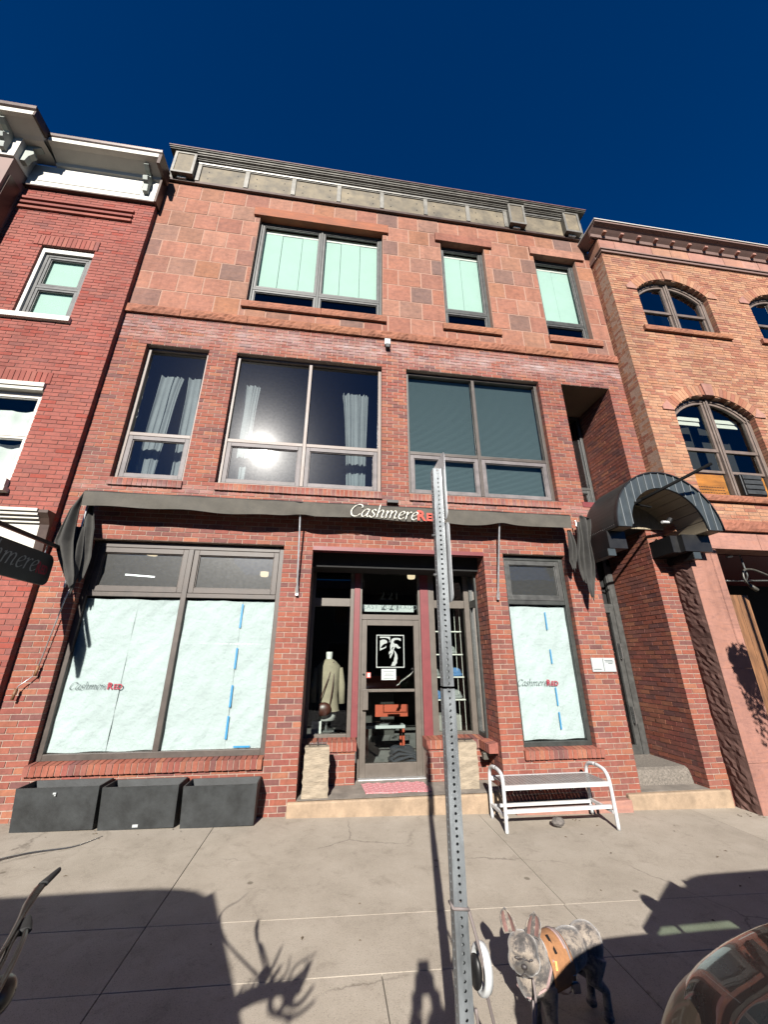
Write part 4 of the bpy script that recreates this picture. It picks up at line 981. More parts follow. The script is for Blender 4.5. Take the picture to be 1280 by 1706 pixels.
mb = MB(); mb.box(cx-ro+.002, cx-ri, YF, -.002, cz-.004, cz+.03); mb.box(cx+ri, cx+ro-.002, YF, -.36, cz-.004, cz+.03); obj('side_soffit', mb, 'canopy_soffit', CN)
for (a, b, yb, y0) in ((4.12, 4.42, -.52, -.001), (5.40, 5.88, -.52, -.43), (5.28, 5.598, -.429, -.001)):
    mb = MB(); mb.box(a, b, yb, y0, 3.305, 3.574); obj('side_box', mb, 'black_metal', CN)
for (a, b, y0) in ((4.09, 4.215, 0), (5.535, 5.66, 0)):
    mb = MB(); mb.box(a, b, -.50, y0, 3.19, 3.30); br = obj('bracket', mb, 'black_metal', CN, bevel=.004)
    mb = MB(); mb.box(a+.002, b-.002, -.506, -.501, 3.192, 3.298); obj('end_cap', mb, 'canopy_face', br)
mb = MB()
for i in range(16): mb.lathe([(0, -.004), (.006, -.002), (.007, 0)], c=(cx-ro-.001, YF+.04+i*.042, cz+.035), seg=6, axis='x')
obj('rivets', mb, 'steel', CN)
t = thing('canopy_spotlight', 'small white spotlight fixed to the planked ceiling of the barrel canopy', 'lamp', (5.25, -.45, 3.78))
mb = MB(); mb.tube([(5.38, -.42, 3.86), (5.33, -.42, 3.80)], .04, 12); obj('base', mb, 'black_metal', t); mb = MB(); mb.tube([(5.33, -.43, 3.80), (5.19, -.45, 3.79)], .022, 12); obj('spot_head', mb, 'white_metal', t)
t = thing('flag_pole', 'bare black flagpole slanting out from the barrel canopy', 'pole', (4.53, -.75, 3.97))
mb = MB(); mb.tube([(4.50, -.72, 3.955), (5.50, -1.22, 4.455)], .024, 12); obj('pole', mb, 'matt_black', t, smooth=True)
mb = MB(); mb.bar((4.50, -.70, 3.97), (4.78, -.74, 3.91), .022); mb.tube([(4.50, -.72, 3.955), (4.60, -.77, 4.005)], .03, 12); obj('holder', mb, 'matt_black', t)

# ================================================================== AWNING
AW = thing('folding_awning', 'retracted dark taupe fabric awning across the shopfront with white and red lettering', 'awning', (.2, -.15, 3.8))
def zb(x):
    s = .012*math.sin(x*2.1+1)+.008*math.sin(x*5.3)
    for xc in (-.5, 2.55): s += .03*math.exp(-((x-xc)/.16)**2)
    return s
mb = MB()
def fv(s, t):
    x = -3.40+7.12*s; f = .012*math.sin(x*7+t*3)*(1-t)+.01*math.sin(x*17+2)*(1-t)*t+.012*math.exp(-((x+.5)/.05)**2)-.012*math.exp(-((x+.42)/.06)**2)
    return (x, -.30+f, 3.880-(1-t)*(.218-zb(x)))
mb.grid(fv, 160, 8); obj('valance', mb, 'awning_cloth', AW, smooth=True)
mb = MB(); mb.grid(lambda s, t: (-3.40+7.12*s, -.30+.29*t, 3.885+.075*t+.006*math.sin(s*40)), 60, 3); obj('roof_cloth', mb, 'awning_cloth', AW, smooth=True)
mb = MB(); mb.tube([(-3.40, -.285, 3.875), (3.72, -.285, 3.875)], .016, 8); mb.box(-3.39, 3.70, -.27, -.01, 3.83, 3.855); obj('front_bar', mb, 'black_metal', AW)
script, wd = script_word('Cashmere', .265, lambda u, v, k: (.20+u, -.326-k*.0003, 3.695+v-.02*u))
obj('lettering', script, 'letter_cream', AW)
mb, _ = block_word('RED', .215, lambda u, v, k: (.205+wd+u, -.328, 3.675+v-.01*u), bold=.035, gap=.03); obj('lettering', mb, 'letter_red', AW)
# hanging side flaps
def flap(prof, y0, name, m='awning_dark', folds=4, ph=0, dpt=.09):
    """prof: list (z, xl, xr)"""
    mb = MB()
    def fn(s, t):
        k = t*(len(prof)-1); i = min(int(k), len(prof)-2); f = k-i
        z, a, b = [prof[i][q]+(prof[i+1][q]-prof[i][q])*f for q in range(3)]
        return (a+(b-a)*s, y0+dpt*math.sin(s*math.pi*folds+ph)*(.25+.75*math.sin(min(1, t*1.3)*math.pi))*.6-.02*math.sin(t*5), z+.03*math.sin(s*9)*t)
    mb.grid(fn, 40, 30); o = obj(name, mb, m, AW, smooth=True)
    o.modifiers.new('thick', 'SOLIDIFY').thickness = .004
flap([(3.88, -3.42, -3.39), (3.62, -3.53, -3.40), (3.35, -3.575, -3.37), (3.17, -3.60, -3.35), (2.95, -3.50, -3.31), (2.72, -3.37, -3.25), (2.60, -3.30, -3.235)], -.27, 'side_flap', ph=.4, folds=3)
flap([(3.40, -3.47, -3.33), (3.0, -3.44, -3.27), (2.75, -3.36, -3.26), (2.50, -3.30, -3.275)], -.19, 'side_flap', ph=2, folds=4, dpt=.06)
flap([(3.86, -3.44, -3.36), (3.4, -3.42, -3.22), (3.0, -3.36, -3.18), (2.70, -3.30, -3.22)], -.13, 'side_flap', ph=1, folds=3, dpt=.05)
flap([(3.90, 3.90, 3.93), (3.84, 3.90, 4.06), (3.70, 3.89, 4.03), (3.45, 3.88, 3.96), (3.1, 3.86, 3.98), (2.90, 3.84, 3.97), (2.72, 3.84, 3.93), (2.58, 3.87, 3.90)], -.27, 'side_flap', ph=.8, folds=3, dpt=.10)
flap([(3.80, 3.86, 3.92), (3.5, 3.80, 3.90), (3.25, 3.74, 3.88), (3.0, 3.76, 3.90), (2.84, 3.80, 3.88)], -.24, 'side_flap', ph=3, folds=4, dpt=.08)
flap([(3.66, 3.68, 3.73), (3.4, 3.66, 3.75), (3.15, 3.64, 3.74), (3.02, 3.68, 3.72)], -.22, 'side_flap', ph=2, folds=3, dpt=.06)
mb = MB(); mb.tube([(3.90, -.15, 3.86), (3.93, -.14, 2.70)], .012, 8); obj('flap_rod', mb, 'aluminium', AW)
for (x0, x1) in ((-.505, -.478), (2.545, 2.485)):
    mb = MB(); mb.tube([(x0, -.26, 3.80), (x0+(x1-x0)*.45, -.155, 3.25), (x1, -.06, 2.68)], .013, 10); mb.tube([(x1, -.062, 2.70), (x1, -.035, 2.60)], .02, 10); mb.box(x1-.018, x1+.018, -.05, -.008, 2.57, 2.65); obj('folding_arm', mb, 'aluminium', AW, smooth=False)
mb = MB(); mb.tube([(-3.37, -.20, 3.78), (-3.41, -.12, 2.60)], .013, 8); obj('folding_arm', mb, 'aluminium', AW)
cr = thing('awning_crank', 'long thin awning crank with wooden grips hanging against the left end of the brick front', 'crank', (-3.45, -.06, 1.2))
mb = MB(); mb.tube([(-3.30, -.10, 2.85), (-3.40, -.06, 2.45), (-3.485, -.05, 1.62)], .008, 8); mb.tube([(-3.49, -.05, 1.56), (-3.62, -.07, 1.44), (-3.635, -.07, 1.40)], .006, 8); obj('rod', mb, 'aluminium', cr, smooth=True)
mb = MB(); mb.tube([(-3.483, -.05, 1.66), (-3.49, -.05, 1.55)], .017, 10); mb.tube([(-3.635, -.07, 1.41), (-3.645, -.07, 1.29)], .017, 10); obj('grip', mb, 'cedar', cr, smooth=True)
mb = MB(); mb.box(.80, .98, -.10, -.006, 4.03, 4.075); tag(obj('awning_bracket', mb, 'black_metal'), 'small black steel wall bracket above the awning lettering', 'bracket')

# ================================================================== LEFT BUILDING
LB = thing('red_brick_corner_building', 'plain red brick building on the left edge with cream bracketed cornice and white sills', 'building', (-6, -.1, 0))
TL = front(-.10)
HL = [rect(-5.42, -4.545, 7.02, 8.63), rect(-5.75, -4.505, 4.06, 5.69), rect(-5.9, -4.52, -1, 3.0)]
BR = []; MO = MB(); zl = 5.69-.0685*80
lay(BR, MO, -9.0, -3.80, .02, 10.09, HL, TL, L=.2145, H=.0685, zoff=zl, depth=.10, back=.25)
emit_bricks(BR, LB, 'red_brick_left')
obj('mortar', MO, 'mortar_left', LB)
mb = MB(); mb.box(-9.0, -3.801, .50, 3.0, 0, 11.0); obj('core_wall', mb, 'room_dark', LB)
def soldier(parent, u0, u1, z0, z1, T, m, name='soldier_brick', w=.075, out=.012):
    n = round((u1-u0)/w); w = (u1-u0)/n; po = Vector(LOC[parent.name]); me = None; rr = random.Random(4)
    for i in range(n):
        o0 = Vector(T(u0+(i+.5)*w, 0, (z0+z1)/2))
        if me is None:
            mb = MB(); mb.box(-w/2+.005, w/2-.005, -out, .09, -(z1-z0)/2, (z1-z0)/2, T=lambda u, d, v: tuple(Vector(T(u, d, v))-Vector(T(0, 0, 0)))); me = mesh_of(mb, name, m)
        o = bpy.data.objects.new(name, me); COL.objects.link(o); o.parent = parent; o.location = o0-po+Vector((0, rr.uniform(-.002, .002), 0))
soldier(LB, -5.56, -4.505, 8.64, 8.87, TL, 'red_brick_left'); soldier(LB, -5.75, -4.46, 5.70, 5.905, TL, 'red_brick_left')
for k in range(3):   # corbelled strings
    z = 9.50+.125*k
    mb = MB(); mb.box(-6.08, -4.125, -.04, .05, z, z+.055, T=TL); obj('string_course', mb, 'red_brick_left', LB)
# windows
wl = window(LB, -5.36, -4.60, 7.03, 8.52, [], 7.75, y=-.02, fw_=.05, fm='grey_frame', sm='grey_frame', glass='glass_plain', low_sash=True, up_sash=True, sw=.04)
mb = MB(); mb.box(-5.42, -5.361, -.06, .1, 7.03, 8.62); mb.box(-5.361, -4.548, -.06, .1, 8.525, 8.62); mb.box(-4.6, -4.55, -.03, .1, 7.03, 8.525); obj('window_trim', mb, 'white_trim', LB)
mb = MB(); mb.box(-5.32, -4.64, .05, .06, 7.07, 8.48); obj('blind', mb, 'mint_blind', wl)
mb = MB(); mb.box(-5.62, -4.50, -.16, .0, 6.92, 7.02); obj('window_sill', mb, 'white_trim', LB, bevel=.006)
wl = window(LB, -5.75, -4.52, 4.07, 5.56, [], 4.83, y=-.03, fw_=.05, fm='white_trim', sm='white_trim', glass='glass_clear', low_sash=True, up_sash=True, sw=.035)
mb = MB(); mb.box(-5.75, -4.51, -.14, .05, 5.62, 5.69); mb.box(-5.75, -4.52, -.12, .05, 5.562, 5.618); obj('window_trim', mb, 'white_paint', LB)
mb = MB(); mb.box(-5.8, -4.47, -.20, .0, 3.87, 3.935); mb.box(-5.8, -4.50, -.17, .0, 3.936, 4.06); obj('window_sill', mb, 'white_trim', LB, bevel=.006)
curtain(wl, -5.7, -4.56, 4.12, 4.72, .14, (-5.7, -4.56), m='curtain_left', pleats=3, amp=.02)
curtain(wl, -5.7, -4.56, 4.88, 5.30, .14, (-5.7, -4.56), m='curtain_left', pleats=3, amp=.02)
# storefront cornice
mb = MB()
for (a, b, c) in ((3.57, 3.61, .17), (3.525, 3.57, .14), (3.485, 3.525, .10), (3.44, 3.484, .055)): mb.box(-9, -3.92, -.10-c, -.09, a, b)
mb.box(-9, -3.92, -.12, -.09, 3.02, 3.44); obj('storefront_cornice', mb, 'white_paint', LB)
mb = MB(); mb.prism([(-.25, 3.60), (-.25, 3.56), (-.19, 3.50), (-.15, 3.42), (-.12, 3.05), (-.10, 3.05), (-.10, 3.60)], -3.918, -3.80, axis='x'); obj('cornice_end', mb, 'brown_metal', LB)
mb = MB(); mb.box(-5.9, -4.53, .05, .1, .3, 3.0); mb.box(-4.62, -4.53, -.06, .1, .1, 3.0); obj('storefront', mb, 'white_trim', LB)
# main cornice: frieze, soffit, crown
mb = MB(); mb.box(-6.12, -3.79, -.14, -.05, 10.09, 10.72); obj('frieze', mb, 'white_trim', LB, bevel=.004)
mb = MB(); mb.box(-5.95, -4.12, -.15, -.139, 10.26, 10.60); obj('frieze_panel', mb, 'white_paint', LB, bevel=.004)
mb = MB(); mb.box(-6.12, -3.785, -.17, -.05, 10.07, 10.10); mb.box(-3.80, -3.76, -.20, .0, 10.05, 10.8); obj('frieze_foot', mb, 'brown_metal', LB)
prof = [(-.141, 10.70), (-.18, 10.72), (-.20, 10.78), (-.40, 10.86), (-.47, 10.87), (-.50, 10.875), (-.50, 10.975), (-.14, 10.98)]
mb = MB(); mb.prism(prof, -5.72, -3.76, axis='x'); obj('cornice', mb, 'white_paint', LB)
prof = [(-.505, 10.977), (-.52, 11.0), (-.53, 11.05), (-.14, 11.05), (-.14, 10.982)]
mb = MB(); mb.prism(prof, -5.72, -3.70, axis='x'); mb.box(-3.758, -3.70, -.50, -.10, 10.70, 10.976); obj('gutter', mb, 'brown_metal', LB)
def bracket(x0, x1, y0, zt, h, dpt, name='bracket'):
    P = [(y0-dpt, zt), (y0-dpt-.02, zt-.05), (y0-dpt*.75, zt-.10), (y0-dpt*.45, zt-.12), (y0-.10, zt-.17), (y0-.16, zt-.22), (y0-.19, zt-.28), (y0-.16, zt-.35), (y0-.10, zt-.38), (y0-.10, zt-.42), (y0-.08, zt-h), (y0, zt-h), (y0, zt)]
    mb = MB(); mb.prism(P, x0, x1, axis='x'); obj(name, mb, 'sage_paint', LB, bevel=.005)
bracket(-4.05, -3.96, -.14, 10.84, .55, .24)
# projecting bay at the far left
mb = MB(); mb.box(-9, -6.13, -.46, -.101, 4.5, 10.28); obj('bay', mb, 'brown_panel', LB)
mb = MB(); mb.box(-6.129, -6.11, -.40, -.17, 6.5, 9.9); mb.box(-8.4, -6.3, -.48, -.461, 6.5, 9.9); obj('bay_panel', mb, 'brown_metal', LB)
mb = MB(); mb.box(-9, -6.115, -.50, -.101, 10.281, 10.86); obj('bay_frieze', mb, 'white_trim', LB)
mb = MB(); mb.prism([(-.5, 10.80), (-.56, 10.83), (-.78, 10.90), (-.85, 10.90), (-.85, 11.0), (-.10, 11.0), (-.10, 10.83)], -9, -5.76, axis='x'); mb.box(-6.12, -5.76, -.5, -.101, 10.80, 10.86); obj('bay_cornice', mb, 'white_paint', LB)
mb = MB(); mb.prism([(-.855, 11.002), (-.88, 11.03), (-.89, 11.09), (-.10, 11.09), (-.10, 11.002)], -9, -5.72, axis='x'); mb.box(-5.758, -5.72, -.855, -.52, 10.88, 11.0); obj('bay_gutter', mb, 'brown_metal', LB)
bracket(-6.34, -6.25, -.50, 10.86, .5, .27); bracket(-6.75, -6.66, -.50, 10.86, .5, .27)
mb = MB(); P = [(-6.115, 10.83), (-5.86, 10.83), (-5.86, 10.78), (-5.93, 10.74), (-6.0, 10.72), (-5.96, 10.66), (-5.93, 10.58), (-6.0, 10.50), (-6.03, 10.36), (-6.115, 10.36)]
mb.prism(P, -.40, -.30, axis='y'); obj('bracket', mb, 'sage_paint', LB, bevel=.005)

# ---- blade sign
BS = thing('hanging_shop_sign', 'dark rounded hanging shop sign on a black iron bracket at the left edge', 'sign', (-3.52, -.02, 3.09))
mb = MB()
def rr_(y0, y1, z0, z1, r_, n=5):
    P = []
    for (cy, cz_, a0) in ((y1-r_, z1-r_, 0), (y0+r_, z1-r_, 90), (y0+r_, z0+r_, 180), (y1-r_, z0+r_, 270)):
        for i in range(n+1): a = R(a0+90*i/n); P.append((cy+r_*math.cos(a), cz_+r_*math.sin(a)))
    return P
XB = -3.52
mb.prism(rr_(-1.85, -.27, 2.58, 2.965, .10), XB-.03, XB, axis='x'); obj('board', mb, 'blade_sign', BS, bevel=.006)
s1, wd_ = script_word('Cashmere', .30, lambda u, v, k: (XB+.003+k*.0002, -1.66+u*.97, 2.71+v)); obj('lettering', s1, 'logo_white', BS)
mb, _ = block_word('RED', .19, lambda u, v, k: (XB+.004, -1.66+wd_*.97+.01+u*.62, 2.71+v), bold=.03, gap=.03); obj('lettering', mb, 'letter_darkred', BS)
mb = MB(); mb.bar((XB-.015, -2.0, 3.09), (XB-.015, -.02, 3.09), .035, .045); mb.bar((XB-.015, -.022, 2.90), (XB-.015, -.022, 3.26), .05, .03); obj('bracket_arm', mb, 'black_metal', BS)
mb = MB()
for yy in (-1.35, -.45):
    mb.tube([(XB-.015, yy, 3.07), (XB-.005, yy-.02, 3.03), (XB-.015, yy, 2.99), (XB-.025, yy+.015, 3.03), (XB-.015, yy, 3.07)], .006, 6); mb.tube([(XB-.015, yy, 3.0), (XB-.015, yy, 2.955)], .007, 6)
obj('chain', mb, 'steel', BS)

# ================================================================== RIGHT BUILDING
RB = thing('orange_brick_building', 'buff orange brick building on the right edge with arched windows and pink stone shopfront', 'building', (8, -.35, 0))
TR = front(-.35)
A1 = arch(6.21, 7.92, 8.13, 9.20, 9.60); A2 = arch(6.19, 7.91, 4.37, 6.10, 6.51); A3 = arch(8.98, 10.7, 8.13, 9.20, 9.60); A4 = arch(8.98, 10.7, 4.37, 6.10, 6.51)
BR = []; MO = MB(); zr = 0
lay(BR, MO, 5.60, 11.6, 3.90, 10.20, [A1, A2, A3, A4], TR, L=.225, H=.066, depth=.10, back=.25, rand=True)
lay(BR, MO, -.25, .02, 3.72, 10.20, [], faceleft(5.60), L=.225, H=.066, depth=.09, back=.12, rand=True, phase=.5)
emit_bricks(BR, RB, 'orange_brick')
obj('mortar', MO, 'mortar_orange', RB)
mb = MB(); mb.box(5.71, 11.6, .2, 3, 3.8, 10.8); mb.box(5.71, 11.6, 2.6, 3, -.3, 3.8); obj('core_wall', mb, 'room_dark', RB)
random.seed(21)
for (x0, x1, zs_, zc_, z0_, key) in ((6.21, 7.92, 9.20, 9.60, 8.13, 0), (6.19, 7.91, 6.10, 6.51, 4.37, 1), (8.98, 10.7, 9.20, 9.60, 8.13, 0), (8.98, 10.7, 6.10, 6.51, 4.37, 1)):
    c = (x0+x1)/2; hw = (x1-x0)/2; rise = zc_-zs_; rad = (hw*hw+rise*rise)/(2*rise); z_c = zc_-rad; a1 = math.asin(hw/rad)
    n = 26; me_list = []
    for i in range(n):
        a = -a1+2*a1*(i+.5)/n
        if abs(a) < .062: continue
        mb = MB(); da = a1/n-.0028*1.0/rad
        P = [(c+(rad)*math.sin(a-da), z_c+rad*math.cos(a-da)), (c+rad*math.sin(a+da), z_c+rad*math.cos(a+da)), (c+(rad+.21)*math.sin(a+da), z_c+(rad+.21)*math.cos(a+da)), (c+(rad+.21)*math.sin(a-da), z_c+(rad+.21)*math.cos(a-da))]
        mb.prism(P, -.362, -.24); obj('arch_brick', mb, 'orange_brick', RB)
    P = [(c-.085, zc_-.02), (c+.085, zc_-.02), (c+.115, zc_+.25), (c-.115, zc_+.25)]
    mb = MB(); mb.prism(P, -.385, -.24); obj('keystone', mb, 'pink_stone', RB, bevel=.005)
    for s in (-1, 1):
        xe = c+s*hw; P = [(xe, zs_-.02), (xe+s*.24, zs_-.02), (xe+s*.25, zs_+.05), (xe+s*.11, zs_+.20)]
        if s > 0: P = P[::-1]
        mb = MB(); mb.prism(P, -.372, -.24); obj('springer_stone', mb, 'pink_stone', RB, bevel=.004)
    stone_row(RB, [x0-.14, c+.1, x1+.2], z0_-.12, z0_, front(-.40), 'rough_sandstone', depth=.2, name='window_sill', j=.006, rough=.018)
    # window frame following the arch
    Yw = -.25; fr = MB(); seg = 24
    def az(x, inset=0.0):
        rr2 = rad-inset; return z_c+math.sqrt(max(0, rr2*rr2-(x-c)**2))
    for i in range(seg):
        xa = x0+.005+(x1-x0-.01)*i/seg; xb = x0+.005+(x1-x0-.01)*(i+1)/seg
        fr.prism([(xa, az(xa, .075)), (xb, az(xb, .075)), (xb, az(xb)+.01), (xa, az(xa)+.01)], Yw, Yw+.09)
    fr.box(x0, x0+.07, Yw, Yw+.09, z0_, az(x0+.07, .075)); fr.box(x1-.07, x1, Yw, Yw+.09, z0_, az(x1-.07, .075)); fr.box(c-.05, c+.05, Yw-.01, Yw+.09, z0_, zc_-.07); fr.box(c-.018, c+.018, Yw-.03, Yw-.01, z0_, zc_-.03)
    fr.box(x0+.07, x1-.07, Yw, Yw+.09, z0_, z0_+.05)
    wnd = obj('arched_window', fr, 'pale_frame', RB, bevel=.004)
    zt = z0_+.60 if key == 0 else z0_+.98
    for (a, b) in ((x0+.07, c-.05), (c+.05, x1-.07)):
        sb = MB(); n_ = 8
        for i in range(n_):
            xa = a+(b-a)*i/n_; xb = a+(b-a)*(i+1)/n_
            sb.prism([(xa, az(xa, .125)), (xb, az(xb, .125)), (xb, az(xb, .078)), (xa, az(xa, .078))], Yw+.02, Yw+.07)
        sb.box(a, a+.045, Yw+.02, Yw+.07, zt, az(a+.045, .13)); sb.box(b-.045, b, Yw+.02, Yw+.07, zt, az(b-.045, .13)); sb.box(a, b, Yw+.022, Yw+.07, zt-.03, zt+.03)
        zl_ = z0_+.05 if key == 0 else z0_+.52
        sb.box(a+.001, a+.04, Yw+.04, Yw+.085, zl_, zt-.031); sb.box(b-.04, b-.001, Yw+.04, Yw+.085, zl_, zt-.031); sb.box(a+.04, b-.04, Yw+.04, Yw+.085, zl_, zl_+.05)
        obj('sash', sb, 'pale_frame', wnd)
        gp = MB(); P = [(a, Yw+.055, z0_+.05), (b, Yw+.055, z0_+.05)]+[(b+(a-b)*i/8, Yw+.055, az(b+(a-b)*i/8, .1)) for i in range(9)]
        gp.face(P); obj('pane', gp, 'glass_clear' if key else 'glass_sky', wnd)
        if key:
            mb = MB(); mb.box(a+.02, b-.02, Yw+.075, Yw+.095, z0_+.05, z0_+.50); pl = obj('plywood_panel', mb, 'orange_ply', wnd)
            mb = MB(); mb.box(a+.05, b-.05, Yw+.16, Yw+.20, zs_-.13, zs_-.04); mb.box(a+.05, b-.05, Yw+.14, Yw+.16, zs_-.04, zs_+.04); obj('roller_blind', mb, 'white_trim', wnd)
    if key and x0 < 8:
        mb = MB()
        for r2 in range(3):
            for i in range(11): mb.box(6.33+i*.054, 6.37+i*.054, Yw+.072, Yw+.0745, 4.50+r2*.055, 4.512+r2*.055)
        obj('vent_slots', mb, 'black_metal', wnd)
        mb = MB(); mb.box(7.18, 7.62, Yw-.04, Yw+.07, 4.44, 4.86); ven = obj('louvre_vent', mb, 'black_metal', wnd, bevel=.015)
        for i in range(4):
            mb = MB(); mb.box(7.21, 7.59, Yw-.062, Yw-.03, 4.465+i*.098, 4.545+i*.098); obj('louvre', mb, 'planter', ven, bevel=.004)
        mb = MB(); mb.prism([(6.30, 4.96), (6.42, 4.96), (6.44, 5.6), (6.42, 5.72), (6.36, 5.75), (6.31, 5.6)], .0, .02); tag(obj('snowboard', mb, 'leaf_green' if 'leaf_green' in M else mat('leaf_green', (.30, .50, .03), .4, var=.05)), 'lime green board leaning inside the lower arched window', 'board')
        mb = MB(); mb.bar((6.55, .3, 5.50), (6.72, .35, 5.56), .03); obj('tube_light', mb, 'tube_light', RB)
mb = MB(); mb.box(5.58, 11.6, -.39, -.2, 10.202, 10.235); mb.box(5.59, 11.6, -.375, -.2, 10.236, 10.285); mb.box(5.57, 11.6, -.40, -.2, 10.286, 10.315); obj('string_course', mb, 'brown_panel', RB)
mb = MB(); mb.box(5.57, 5.60, -.19, .05, 10.202, 10.31); obj('string_course', mb, 'brown_panel', RB)
xs = [5.60, 5.98, 6.45, 6.92, 7.4, 7.86, 8.33, 8.8, 9.3, 9.75, 10.2, 10.7, 11.2, 11.6]
stone_row(RB, xs, 10.316, 10.64, front(-.36), 'pink_stone', depth=.2, j=.007)
stone_row(RB, [-.35, .05], 10.316, 10.64, faceleft(5.59), 'pink_stone', depth=.1, j=.007)
prof = [(-.36, 10.642), (-.39, 10.642), (-.41, 10.70), (-.46, 10.74), (-.53, 10.80), (-.58, 10.82), (-.60, 10.83), (-.60, 10.875), (-.36, 10.875)]
mb = MB(); mb.prism(prof, 5.40, 11.6, axis='x'); mb.prism([(5.40, 10.83), (5.40, 10.875), (5.60, 10.875), (5.60, 10.70), (5.54, 10.74)], -.359, .05, axis='y'); obj('cornice', mb, 'brown_panel', RB)
mb = MB(); mb.box(5.38, 11.6, -.62, .1, 10.877, 10.90); obj('coping', mb, 'white_trim', RB)
x = 5.66
while x < 11.5:
    mb = MB(); mb.box(x, x+.08, -.50, -.36, 10.69, 10.745); obj('dentil', mb, 'pink_stone', RB, bevel=.012); x += .43
mb = MB(); mb.box(5.50, 5.59, -.30, -.2, 10.69, 10.745); obj('dentil', mb, 'pink_stone', RB, bevel=.012)
# ground floor: pink stone post and lintel, rough side
stone_row(RB, [5.60, 6.13], 1.62-.001, 3.405, front(-.35), 'pink_stone', depth=.3, j=.004); stone_row(RB, [5.60, 6.13], .45, 1.62, front(-.35), 'pink_stone', depth=.3, j=.004); stone_row(RB, [5.60, 6.13], -.3, .45, front(-.35), 'pink_stone', depth=.3, j=.004)
stone_row(RB, [5.87, 6.98, 8.3, 11.6], 3.41, 3.71, front(-.37), 'pink_stone', depth=.4, name='lintel_stone', j=.006)
stone_row(RB, [5.92, 7.3, 9.2, 11.6], 3.712, 3.90, front(-.42), 'rough_sandstone', depth=.4, name='ledge_stone', j=.006, rough=.02)
def TS(u, d, v): return (5.60+d, u, v)
for (z0, z1) in ((-.3, .78), (.78, 2.05), (2.05, 3.41)): stone_row(RB, [-.345, .0], z0, z1, TS, 'brown_rough_stone', depth=.1, name='side_stone', j=.004, rough=.022, rs=int(z0*7))
mb = MB(); mb.box(5.60, 11.6, -.05, 2.5, 3.40, 3.44); obj('porch_soffit', mb, 'red_paint', RB)
mb = MB(); mb.box(6.0, 6.12, -.05, 1.2, -.3, 3.4); obj('porch_side', mb, 'brown_panel', RB)
for i, (a, b) in enumerate(((6.14, 6.26), (6.265, 6.40), (6.405, 6.56), (6.565, 6.70), (6.705, 6.86))):
    mb = MB(); mb.box(a, b, .02+.03*(i < 2)*1.0, .16, -.3, 2.74); obj('timber_plank', mb, 'cedar', RB, bevel=.004)
for k in range(3):
    mb = MB(); mb.box(6.865, 6.90, .02+.2*k, .215+.2*k, -.3, 2.74); obj('timber_plank', mb, 'cedar', RB, bevel=.004)
mb = MB(); frame_rect(mb, 6.17, 6.38, 2.30, 2.66, .01, .045, .03)
vt = obj('vent_frame', mb, 'cornice_metal', RB)
for i in range(5):
    mb = MB(); mb.box(6.20, 6.35, .02, .045, 2.345+i*.06, 2.362+i*.06); obj('louvre', mb, 'cornice_metal', vt)
t = thing('conduit_lamps', 'grey gooseneck lamps on black conduit under the shopfront lintel at the right edge', 'lamp', (6.7, .1, 3.2))
mb = MB(); mb.tube([(6.86, -.1, 3.40), (6.90, -.08, 3.05), (6.92, 0, 2.95)], .014, 8); mb.tube([(6.3, .1, 2.98), (7.6, .1, 3.02)], .012, 8); obj('conduit', mb, 'steel', t)
mb = MB(); mb.tube(catmull([(7.35, -.1, 3.03), (7.0, -.13, 3.14), (6.78, -.15, 3.12), (6.72, -.16, 2.98), (6.78, -.17, 2.86)], 5), .017, 8); mb.tube([(6.77, -.17, 2.87), (6.87, -.18, 2.79)], .032, 12); obj('gooseneck', mb, 'cornice_metal', t, smooth=True)
mb = MB(); mb.tube([(6.28, .0, 3.0), (6.36, .02, 3.05), (6.38, .05, 3.0)], .022, 8); mb.tube([(6.36, .04, 3.04), (6.35, .06, 3.14)], .012, 8); mb.tube([(6.60, -.1, 3.36), (6.70, -.1, 3.375)], .02, 8); obj('spot_head', mb, 'aluminium', t)

# ================================================================== SHOP INTERIOR SEEN THROUGH THE GLASS
t = thing('mannequin', 'headless mannequin in a beige coat with a brown shoulder bag left of the shop door', 'mannequin', (.02, 1.25, .7))
mb = MB(); mb.lathe([(0, 1.85), (.05, 1.85), (.055, 1.80), (.045, 1.72), (.10, 1.68), (.16, 1.62), (.15, 1.35), (.12, 1.15), (.15, .95), (.15, .85), (0, .84)], c=(.02, 1.25, 0), seg=20); obj('torso', mb, 'mannequin', t, smooth=True)
mb = MB(); mb.lathe([(.06, 1.74), (.12, 1.70), (.19, 1.63), (.185, 1.4), (.165, 1.2), (.19, 1.0), (.20, .98)], c=(.02, 1.24, 0), seg=22); mb.tube([(.19, 1.24, 1.60), (.24, 1.22, 1.35), (.25, 1.18, 1.08)], [.06, .055, .05], 10); mb.tube([(-.15, 1.24, 1.60), (-.20, 1.22, 1.35), (-.20, 1.18, 1.10)], [.06, .055, .05], 10); obj('coat', mb, 'coat_beige', t, smooth=True)
mb = MB(); mb.box(-.12, .14, 1.12, 1.38, .70, .72); mb.tube([(.02, 1.25, .72), (.02, 1.25, .86)], .02, 8); obj('stand', mb, 'steel', t)
t = thing('shoulder_bag', 'brown leather shoulder bag slung over the beige coat of the mannequin', 'bag', (-.03, 1.04, 1.0))
mb = MB(); mb.blob((-.03, 1.03, 1.02), (.12, .06, .10)); obj('pouch', mb, 'leather_brown', t, smooth=True)
mb = MB(); mb.tube(catmull([(-.12, 1.04, 1.08), (.02, 1.03, 1.45), (.10, 1.14, 1.70), (.10, 1.05, 1.40), (.06, 1.03, 1.08)], 5), .008, 6); obj('strap', mb, 'leather_brown', t)
t = thing('display_box', 'white display block in the window left of the shop door', 'display block', (-.12, 1.1, .1))
